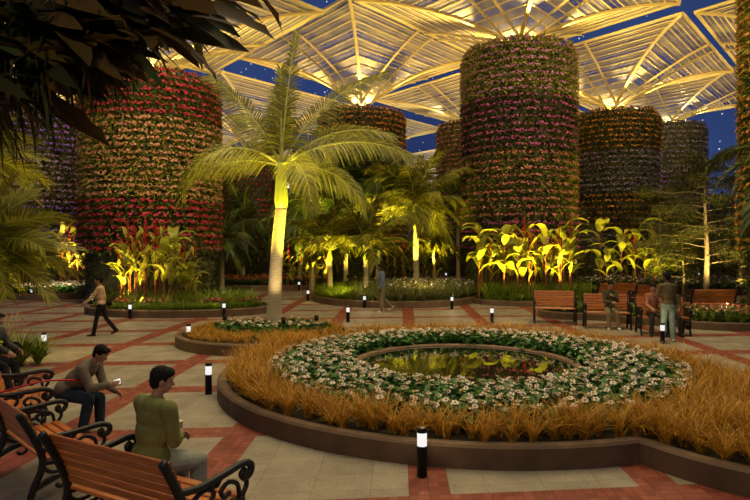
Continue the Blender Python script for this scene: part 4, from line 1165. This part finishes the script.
# spots added under the roof to brighten the tower fronts
for (x, y, z, tx, ty, tz, p) in ((-4.0, 17.5, 13.0, -9.6, 26, 6, 2300), (10.5, 20.5, 14.3, 7.9, 29, 7.5, 2400), (18.5, 31.0, 14, 16.9, 40, 7, 1500), (0.5, 31, 14.3, -.9, 39, 8, 1400), (-16.5, 28, 13, -20.6, 36, 6, 2000), (9.5, 15, 14.5, 14, 19.5, 7, 1300), (21, 42.5, 14, 25.8, 50, 8, 1500), (4, 41, 14.5, 8.3, 50, 8, 1200), (-7.5, 40, 13, -10.6, 48, 6, 1000)):
    light('tower_fill_spot', 'SPOT', (x, y, z), p, (1, .80, .52), .2, (tx, ty, tz), 75, .8)
# ------------------------------------------------------------------ people
def remesh(g, vox, smooth=4, name='m'):
    me = bpy.data.meshes.new('tmp'); me.from_pydata([tuple(v) for v in g.V()], [], g.f); me.update()
    bm = bmesh.new(); bm.from_mesh(me); bmesh.ops.recalc_face_normals(bm, faces=bm.faces); bm.to_mesh(me); bm.free()
    o = bpy.data.objects.new('tmp', me); COL.objects.link(o)
    r = o.modifiers.new('r', 'REMESH'); r.mode = 'VOXEL'; r.voxel_size = vox
    sm = o.modifiers.new('s', 'SMOOTH'); sm.factor = .5; sm.iterations = smooth
    dg = bpy.context.evaluated_depsgraph_get(); dg.update()
    out = bpy.data.meshes.new_from_object(o.evaluated_get(dg), preserve_all_data_layers=False, depsgraph=dg); out.name = name
    bpy.data.objects.remove(o); bpy.data.meshes.remove(me)
    out.polygons.foreach_set('use_smooth', np.ones(len(out.polygons), bool))
    return out
def nrm(v): v = np.asarray(v, float); return v / (np.linalg.norm(v) + 1e-12)
def limb(g, pts, rad, k=12):
    pts = [np.asarray(p, float) for p in pts]
    for i in range(len(pts) - 1):
        n = 5
        seg = [pts[i] + (pts[i + 1] - pts[i]) * j / n for j in range(n + 1)]; rr = [rad[i] + (rad[i + 1] - rad[i]) * j / n for j in range(n + 1)]
        g.add(*tube(seg, rr, k))
    for p, r in zip(pts, rad): g.add(*ellipsoid(p, (r, r, r), None, 12, 7))
def muscle(g, a, b, r0, rm, r1, k=12):
    """limb segment that swells in its upper half"""
    a = np.asarray(a, float); b = np.asarray(b, float)
    limb(g, [a, a + (b - a) * .35, b], [r0, rm, r1], k)
CLOTH = {}
def cloth(name, c, rough=.85, var=.18):
    if name not in CLOTH: CLOTH[name] = solid(name, c, rough, 0, .2, var, 8, .7)
    return CLOTH[name]
SKIN = {}
def skin(name, c):
    if name not in SKIN: SKIN[name] = solid('skin_' + name, c, .5, 0, .35, .08, 20)
    return SKIN[name]
M_hair = solid('black_hair', (0.010, 0.008, 0.007), .75, 0, .12, .3, 60, .3, (1, 1, .3))
M_eyew = solid('eye_white', (.6, .56, .5), .3, var=.02); M_iris = solid('dark_iris', (.02, .012, .008), .2, var=.02)
M_lip = solid('lip', (.40, .16, .12), .5, var=.05)
def person(label, loc, facing, legs, arms, lean=0.0, hipz=None, head=(0, 0), top=None, pants=None, shoes=None, skin_m=None, hair='short', s=1.0, vox=.012, sleeve=1.0, twist=0.0, slim=1.0, face=True, z=0.0, coat=0.0):
    """local frame: looks along +Y, right hand at +X. legs/arms: (L, R).
    leg=(thigh forward pitch, outward, knee bend, toe pitch); arm=(upper pitch forward, outward, elbow bend, forearm inward, wrist)"""
    root = empty('person', (loc[0], loc[1], z), facing - PI / 2); root.scale = (s, s, s); tag(root, label, 'person')
    B, S_, P_ = G(), G(), G(); SHO = []
    hands = []
    TH, SH, AN = .43, .42, .075
    hz = hipz if hipz is not None else TH + SH + AN
    hip = np.array([0, 0, hz]); spine = np.array([0, math.sin(lean), math.cos(lean)]); fwd = np.array([0, math.cos(lean), -math.sin(lean)])
    ct, st = math.cos(twist), math.sin(twist); side = np.array([ct, st, 0.0]); fw2 = nrm(np.cross(spine, side)) * -1
    fw2 = fwd * ct + np.array([-st, 0, 0])
    A = np.stack([side, nrm(fw2), spine], 1)
    mid = hip + spine * .25; chest = hip + spine * .38; neck = hip + spine * .535
    ne = neck + (spine * .6 + np.array([0, .25 * math.sin(lean), .4])) * .075
    hp, hy = head
    hf = nrm(np.array([math.sin(-hy) * math.cos(hp), math.cos(hy) * math.cos(hp), math.sin(hp)])); hs = nrm(np.cross(hf, (0, 0, 1))); hu = np.cross(hs, hf); HA = np.stack([hs, hf, hu], 1)
    hc = ne + hu * .095 + hf * .030
    w = slim
    # skin: head, neck, hands and what clothes leave bare, one surface
    B.add(*ellipsoid(hc + hu * .012, (.074, .094, .105), HA, 22, 14)); B.add(*ellipsoid(hc - hu * .045 + hf * .022, (.056, .066, .072), HA, 18, 12))
    B.add(*ellipsoid(hc - hu * .088 + hf * .055, (.026, .026, .024), HA, 12, 8))                    # chin
    limb(B, [hc - hu * .005 + hf * .090, hc - hu * .030 + hf * .108], [.010, .015], 10)               # nose
    for sx in (-1, 1):
        B.add(*ellipsoid(hc + hs * .076 * sx - hf * .010 - hu * .012, (.012, .022, .033), HA, 10, 8))
        B.add(*ellipsoid(hc + hs * .032 * sx + hf * .076 + hu * .030, (.026, .014, .010), HA, 10, 6))  # brow ridge
        B.add(*ellipsoid(hc + hs * .040 * sx + hf * .062 - hu * .028, (.026, .022, .022), HA, 10, 6))  # cheek
    limb(B, [neck - spine * .03, hc - hu * .06 - hf * .015], [.056, .050])
    B.add(*ellipsoid(mid, (.115 * w, .085, .24), A)); B.add(*ellipsoid(hip, (.125 * w, .095, .10), A))
    S_.add(*ellipsoid(hip + spine * .04, ((.168 + coat * .5) * w, .128 + coat * .5, .115 + coat), A)); S_.add(*ellipsoid(mid, ((.158 + coat * .3) * w, .120 + coat * .3, .19), A)); S_.add(*ellipsoid(chest, (.180 * w, .128, .175), A))
    S_.add(*ellipsoid(chest + spine * .08 - A[:, 1] * .02, (.172 * w, .10, .11), A))
    P_.add(*ellipsoid(hip - spine * .0, (.160 * w, .120, .115), A)); P_.add(*ellipsoid(hip + np.array([0, -.03, -.04]), (.155 * w, .11, .10)))
    shw = .178 * w
    for i, sx in enumerate((-1, 1)):
        # legs
        tp, to, kb, fp = legs[i]
        h0 = hip + np.array([sx * .088 * w, 0, -.02])
        d = nrm(np.array([sx * math.sin(to), math.sin(tp) * math.cos(to), -math.cos(tp) * math.cos(to)])); kn = h0 + d * TH
        d2 = nrm(np.array([sx * math.sin(to) * .5, math.sin(tp - kb), -math.cos(tp - kb)])); an = kn + d2 * SH
        muscle(B, h0, kn, .07 * w, .068 * w, .045); muscle(B, kn, an, .045, .048, .033)
        muscle(P_, h0, kn, .098 * w, .092 * w, .070 * w); muscle(P_, kn, an - d2 * .01, .070 * w, .069 * w, .060)
        fd = nrm(np.array([sx * .18, math.cos(fp), math.sin(fp)])); fu = nrm(np.cross(nrm(np.cross(fd, (0, 0, 1))), fd))
        heel = an - fu * (AN - .040) - fd * .045; toe = an - fu * (AN - .030) + fd * .155
        sg = G(); limb(sg, [an - fu * .01, heel + fu * .012, heel + fd * .10 + fu * .006, toe], [.046, .040, .044, .032]); SHO.append(sg)
        limb(B, [an, heel + fd * .05], [.035, .03])
        # arms
        up_, ou, eb, inn, wr = arms[i]
        sh = hip + spine * .475 + side * (sx * shw)
        e_loc = np.array([sx * math.sin(ou), math.sin(up_) * math.cos(ou), -math.cos(up_) * math.cos(ou)])
        T3 = np.array([[ct, -st, 0], [st, ct, 0], [0, 0, 1]]); ud = nrm(T3 @ e_loc)
        el = sh + ud * .285
        f_loc = nrm(np.array([-sx * math.sin(inn), math.sin(up_ + eb) * math.cos(inn), -math.cos(up_ + eb) * math.cos(inn)])); fd_ = nrm(T3 @ f_loc); wri = el + fd_ * .245
        muscle(B, sh, el, .045, .044, .036); muscle(B, el, wri, .036, .038, .025)
        limb(S_, [chest + spine * .085 + side * sx * .06, sh], [.085, .068]); muscle(S_, sh, el, .070 * w, .062 * w, .054 * w)
        if sleeve > .5: muscle(S_, el, el + (wri - el) * sleeve * .97, .054 * w, .052 * w, .040)
        # hand: palm, four fingers with two bends, thumb from the side
        hd = nrm(fd_ + np.array([0, 0, wr])); across = nrm(np.cross(hd, np.array([sx * .9, .3, .45]))); pn = nrm(np.cross(across, hd)) 
        pc = wri + hd * .052
        HB = np.stack([across, pn, hd], 1)
        B.add(*ellipsoid(pc, (.043, .019, .056), HB, 14, 9)); limb(B, [wri - fd_ * .03, wri + hd * .02], [.027, .026])
        curl = -1.0 if np.dot(pn, side) * sx > 0 else 1.0
        pv = pn * curl                                                      # palm side
        for j, (off, ln) in enumerate(((-.031, .064), (-.0105, .074), (.0105, .070), (.031, .055))):
            k0 = pc + hd * .042 + across * off; k1 = k0 + nrm(hd + pv * .45) * ln * .48; k2 = k1 + nrm(hd * .55 + pv * .9) * ln * .33; k3 = k2 + nrm(hd * .05 + pv) * ln * .25
            limb(B, [k0, k1, k2, k3], [.0105, .0098, .0090, .0080], 8)
        t0 = pc - hd * .028 + across * .030 * 1; t1 = t0 + nrm(hd * .55 + across * .85 + pv * .35) * .040; t2 = t1 + nrm(hd * .9 + across * .2 + pv * .5) * .032
        limb(B, [t0, t1, t2], [.014, .012, .009], 8)
        hands.append((pc + hd * .03 + pv * .035, hd, pv, across))
    # collar, waistband
    ring = [neck + spine * .005 + side * (.062 * math.cos(a)) + nrm(fw2) * (.060 * math.sin(a)) for a in np.linspace(0, 2 * PI, 17)]
    S_.add(*tube(ring, .016, 7))
    link('body', remesh(B, min(vox, .010), 3, 'body'), root).data.materials.append(skin_m)
    o = link('shirt', remesh(S_, vox, 5, 'shirt'), root); o.data.materials.append(top)
    o = link('trousers', remesh(P_, vox, 5, 'trousers'), root); o.data.materials.append(pants)
    for sg in SHO: o = link('shoe', remesh(sg, vox, 3, 'shoe'), root); o.data.materials.append(shoes)
    # hair
    g = G(); g.add(*ellipsoid(hc + hu * .040 - hf * .020, (.086, .098, .090), HA, 22, 14)); g.add(*ellipsoid(hc - hf * .048 + hu * .0, (.076, .062, .092), HA, 18, 12))
    g.add(*ellipsoid(hc + hu * .088 + hf * .042, (.066, .052, .030), HA, 14, 9))
    for sx in (-1, 1):
        g.add(*ellipsoid(hc + hs * .068 * sx + hu * .022 - hf * .004, (.018, .034, .042), HA, 10, 7)); g.add(*ellipsoid(hc + hs * .035 * sx + hu * .075 + hf * .060, (.04, .034, .028), HA, 10, 7))
    if hair == 'bun': g.add(*ellipsoid(hc - hf * .105 + hu * .05, (.05, .045, .05), HA)); g.add(*ellipsoid(hc + hu * .105 - hf * .03, (.06, .06, .04), HA))
    hm = remesh(g, .008, 2, 'hair'); v = np.zeros(len(hm.vertices) * 3, np.float32); hm.vertices.foreach_get('co', v); v = v.reshape(-1, 3)
    q = (v - hc.astype(np.float32)); nz = np.sin(q[:, 0:1] * 130 + 2) * np.sin(q[:, 1:2] * 110) * np.sin(q[:, 2:3] * 90 + 1); v += q / (np.linalg.norm(q, axis=1)[:, None] + 1e-6) * nz * .004
    hm.vertices.foreach_set('co', v.ravel()); hm.update(); link('hair', hm, root).data.materials.append(M_hair)
    if face:
        for sx in (-1, 1):
            g = G(); g.add(*ellipsoid(hc + hs * .031 * sx + hf * .0835 + hu * .010, (.013, .010, .0085), HA, 12, 8)); e = link('eye', make_mesh('eye', g.V(), g.f, M_eyew, None, True), root)
            g = G(); g.add(*ellipsoid(hc + hs * .031 * sx + hf * .0915 + hu * .009, (.0055, .0035, .0055), HA, 10, 6)); link('iris', make_mesh('iris', g.V(), g.f, M_iris, None, True), e)
            g = G(); g.add(*tube([hc + hs * (.016 * sx) + hf * .094 + hu * .031, hc + hs * (.034 * sx) + hf * .091 + hu * .037, hc + hs * (.050 * sx) + hf * .079 + hu * .032], [.004, .005, .003], 6)); link('eyebrow', make_mesh('eyebrow', g.V(), g.f, M_hair, None, True), root)
        g = G(); g.add(*ellipsoid(hc - hu * .060 + hf * .092, (.022, .008, .007), HA, 12, 6)); link('lips', make_mesh('lips', g.V(), g.f, M_lip, None, True), root)
    f = facing - PI / 2; RM = np.array([[math.cos(f), -math.sin(f), 0], [math.sin(f), math.cos(f), 0], [0, 0, 1]])
    W = lambda p: RM @ (np.asarray(p) * s) + np.array([loc[0], loc[1], z])
    D = lambda d: RM @ np.asarray(d)
    return root, [(W(h[0]), D(h[1]), D(h[2]), D(h[3])) for h in hands]
TAN = skin('tan', (.36, .19, .105)); DARKS = skin('dark', (.10, .05, .028)); LIGHT = skin('light', (.45, .26, .16))
SEATZ = .515
# man in green on the nearest bench
p, hd = person('seated man in a green long-sleeved shirt holding a cup, on the nearest bench', (-2.06, 5.50), ang(.60, .80),
   ((1.35, .10, 1.30, 0), (1.40, .04, 1.42, 0)), ((.25, .10, 1.05, .45, 0), (.12, .10, 1.35, .75, .25)), lean=.10, hipz=SEATZ, head=(-.22, -.45),
   top=cloth('olive_green_shirt', (.15, .155, .048)), pants=cloth('pale_grey_trousers', (.22, .225, .19)), shoes=cloth('black_shoe', (.015, .014, .013), .5), skin_m=TAN, vox=.010, s=1.04, coat=.04, slim=1.14)
c, d_, pv, ac = hd[1]
cup = empty('drink_cup', tuple(c + np.array([0, 0, .035]))); tag(cup, 'cream drink cup with a white straw in the hand of the man in green', 'cup'); cup.scale = (1.2,) * 3
g = G(); g.add(*lathe([(.026, -.05), (.034, .05), (.036, .055), (.036, .062), (.030, .064)], 18)); gobj('cup_body', g, solid('cream_paper', (.62, .52, .38), .6, var=.06), cup, True)
g = G(); g.add(*tube([(0, 0, .03), (.004, .0, .10), (.012, .01, .135)], .0045, 7)); gobj('straw', g, solid('white_straw', (.75, .72, .66), .4, var=.03), cup, True)
# man with the phone
p, hd = person('seated man in a grey-brown jacket and jeans bent over his phone', (-4.27, 8.28), ang(1, -.06),
   ((1.30, .10, 1.32, 0), (1.42, .14, 1.62, 0)), ((.30, .05, .80, .20, 0), (.45, .05, 1.28, .20, .1)), lean=.80, hipz=SEATZ, head=(-.50, .0),
   top=cloth('grey_brown_jacket', (.15, .118, .08)), pants=cloth('dark_blue_jeans', (.022, .032, .045)), shoes=cloth('black_shoe', (.015, .014, .013), .5), skin_m=TAN, vox=.010, s=1.0, coat=.05, slim=1.08)
c, d_, pv, ac = hd[1]
ph = empty('smartphone', tuple(c + np.array([.01, 0, .02]))); tag(ph, 'lit phone in the hand of the man in the grey-brown jacket', 'phone'); ph.rotation_euler = (.8, -.3, .2); ph.scale = (1.3,) * 3
g = G(); g.add(*box(-.04, .04, -.075 * .5, .075 * .5, -.004, .004)); gobj('case', g, M_blk, ph)
g = G(); g.add(*box(-.036, .036, -.033, .033, .0042, .0052)); gobj('screen', g, emit_mat('phone_screen', (1, .93, .75), 1.2), ph)
# person at the frame edge
person('person in a dark jacket and black trousers on the bench at the frame edge', (-6.88, 10.65), ang(.98, -.1),
   ((1.35, .1, 1.2, 0), (1.35, .1, 1.05, 0)), ((.5, .1, .7, .2, 0), (.75, .1, .35, .1, -.1)), lean=.25, hipz=SEATZ, head=(-.2, 0),
   top=cloth('dark_grey_jacket', (.045, .042, .040)), pants=cloth('black_trousers', (.012, .011, .011)), shoes=cloth('black_shoe', (.015, .014, .013), .5), skin_m=TAN)
# walking woman
x, y = gp(101, 335.5)
person('woman in a cream blouse and black trousers walking past the oval pink bed', (x, y), ang(-1, -.12),
   ((.24, .03, .05, .05), (-.30, .03, .38, -.35)), ((.55, .15, .35, .0, .1), (-.25, .12, .45, .15, 0)), lean=.05, head=(-.12, .1), hipz=.90,
   top=cloth('cream_blouse', (.58, .40, .21)), pants=cloth('black_trousers', (.012, .011, .011)), shoes=cloth('dark_red_shoe', (.08, .015, .012), .4), skin_m=TAN, hair='bun', s=.96, slim=.88, z=.0)
hb = empty('handbag', (x + .13, y + .22, .88)); tag(hb, 'small black handbag at the hip of the walking woman', 'bag')
g = G(); g.add(*ellipsoid((0, 0, 0), (.10, .045, .08), None, 14, 9)); gobj('bag_body', g, M_blk, hb, True)
g = G(); g.add(*tube(spline([(-.07, 0, .05), (-.04, -.01, .2), (.0, -.04, .42), (.03, -.02, .2), (.07, 0, .05)], 16), .006, 5)); gobj('strap', g, M_blk, hb, True)
# walking man
x, y = gp(382, 312)
person('man in a blue denim jacket and khaki trousers walking by the round grass bed', (x, y), ang(-1, -.25),
   ((.10, .03, .12, .05), (-.22, .03, .55, -.6)), ((.05, .10, .30, .05, 0), (-.05, .10, .20, .0, 0)), lean=.03, head=(-.15, .2), hipz=.90,
   top=cloth('blue_denim_jacket', (.12, .17, .22)), pants=cloth('khaki_trousers', (.20, .155, .085)), shoes=cloth('white_trainer', (.55, .5, .42), .6), skin_m=DARKS, s=1.06)
# standing man
x, y = gp(668, 341.5)
person('standing man in an olive jacket and pale jeans with his back to us', (x, y), ang(-.12, 1),
   ((.04, .05, .02, 0), (-.02, .05, .02, 0)), ((.35, .20, 1.15, .35, 0), (.35, .20, 1.15, .35, 0)), lean=.03, head=(-.1, .15), hipz=.925,
   top=cloth('olive_jacket', (.135, .10, .045)), pants=cloth('pale_blue_jeans', (.20, .27, .22)), shoes=cloth('cream_trainer', (.50, .42, .32), .6), skin_m=DARKS, s=1.04)
# sitters on the far benches
x, y = gp(611, 329); b0 = BENCH[610].location
person('person in an olive jumper and khaki trousers seated on the second front-row bench', (b0.x + .10, b0.y + .02), -1.75,
   ((1.35, .12, 1.35, 0), (1.35, .05, 1.30, 0)), ((.55, .02, 1.75, .55, 0), (.35, .05, 1.2, .75, 0)), lean=.08, hipz=.60, head=(-.25, .1),
   top=cloth('dark_olive_jumper', (.07, .06, .03)), pants=cloth('khaki_trousers', (.20, .155, .085)), shoes=cloth('white_trainer', (.55, .5, .42), .6), skin_m=TAN, s=1.02, slim=.92)
b1 = BENCH[667].location
person('person in a salmon top and dark trousers seated beside the standing man', (b1.x - .26, b1.y + .06), -1.72,
   ((1.35, .12, 1.35, 0), (1.35, .12, 1.30, 0)), ((.4, .1, .9, .2, 0), (.4, .1, .9, .2, 0)), lean=.10, hipz=.60, head=(-.2, -.3),
   top=cloth('salmon_top', (.34, .13, .075)), pants=cloth('dark_trousers', (.03, .028, .018)), shoes=cloth('black_shoe', (.015, .014, .013), .5), skin_m=TAN, s=1.02, slim=.9)
person('person in a brown coat seated mostly behind the standing man', (b1.x + .20, b1.y - .02), -1.76,
   ((1.35, .1, 1.3, 0), (1.35, .1, 1.3, 0)), ((.4, .1, .9, .3, 0), (.4, .1, .9, .3, 0)), lean=.12, hipz=.60, head=(-.2, .2),
   top=cloth('brown_coat', (.07, .055, .022)), pants=cloth('dark_trousers', (.03, .028, .018)), shoes=cloth('black_shoe', (.015, .014, .013), .5), skin_m=TAN, s=1.0)
# thin red cord across the bench arms
def px3(px, py, d): return np.array([(px - 375) / FPX * d, d, CAMH - (py - HZ) / FPX * d])
g = G(); g.add(*tube(spline([px3(-14, 396, 7.55), px3(10, 390, 7.6), px3(40, 382, 7.65), px3(62, 380, 7.8), px3(84, 381, 8.15)], 30), .013, 7))
tag(gobj('red_cord', g, solid('red_cord_plastic', (.42, .02, .025), .4, var=.05), None, True), 'thin red cord bowed across the arm of the phone man\'s bench', 'cord')
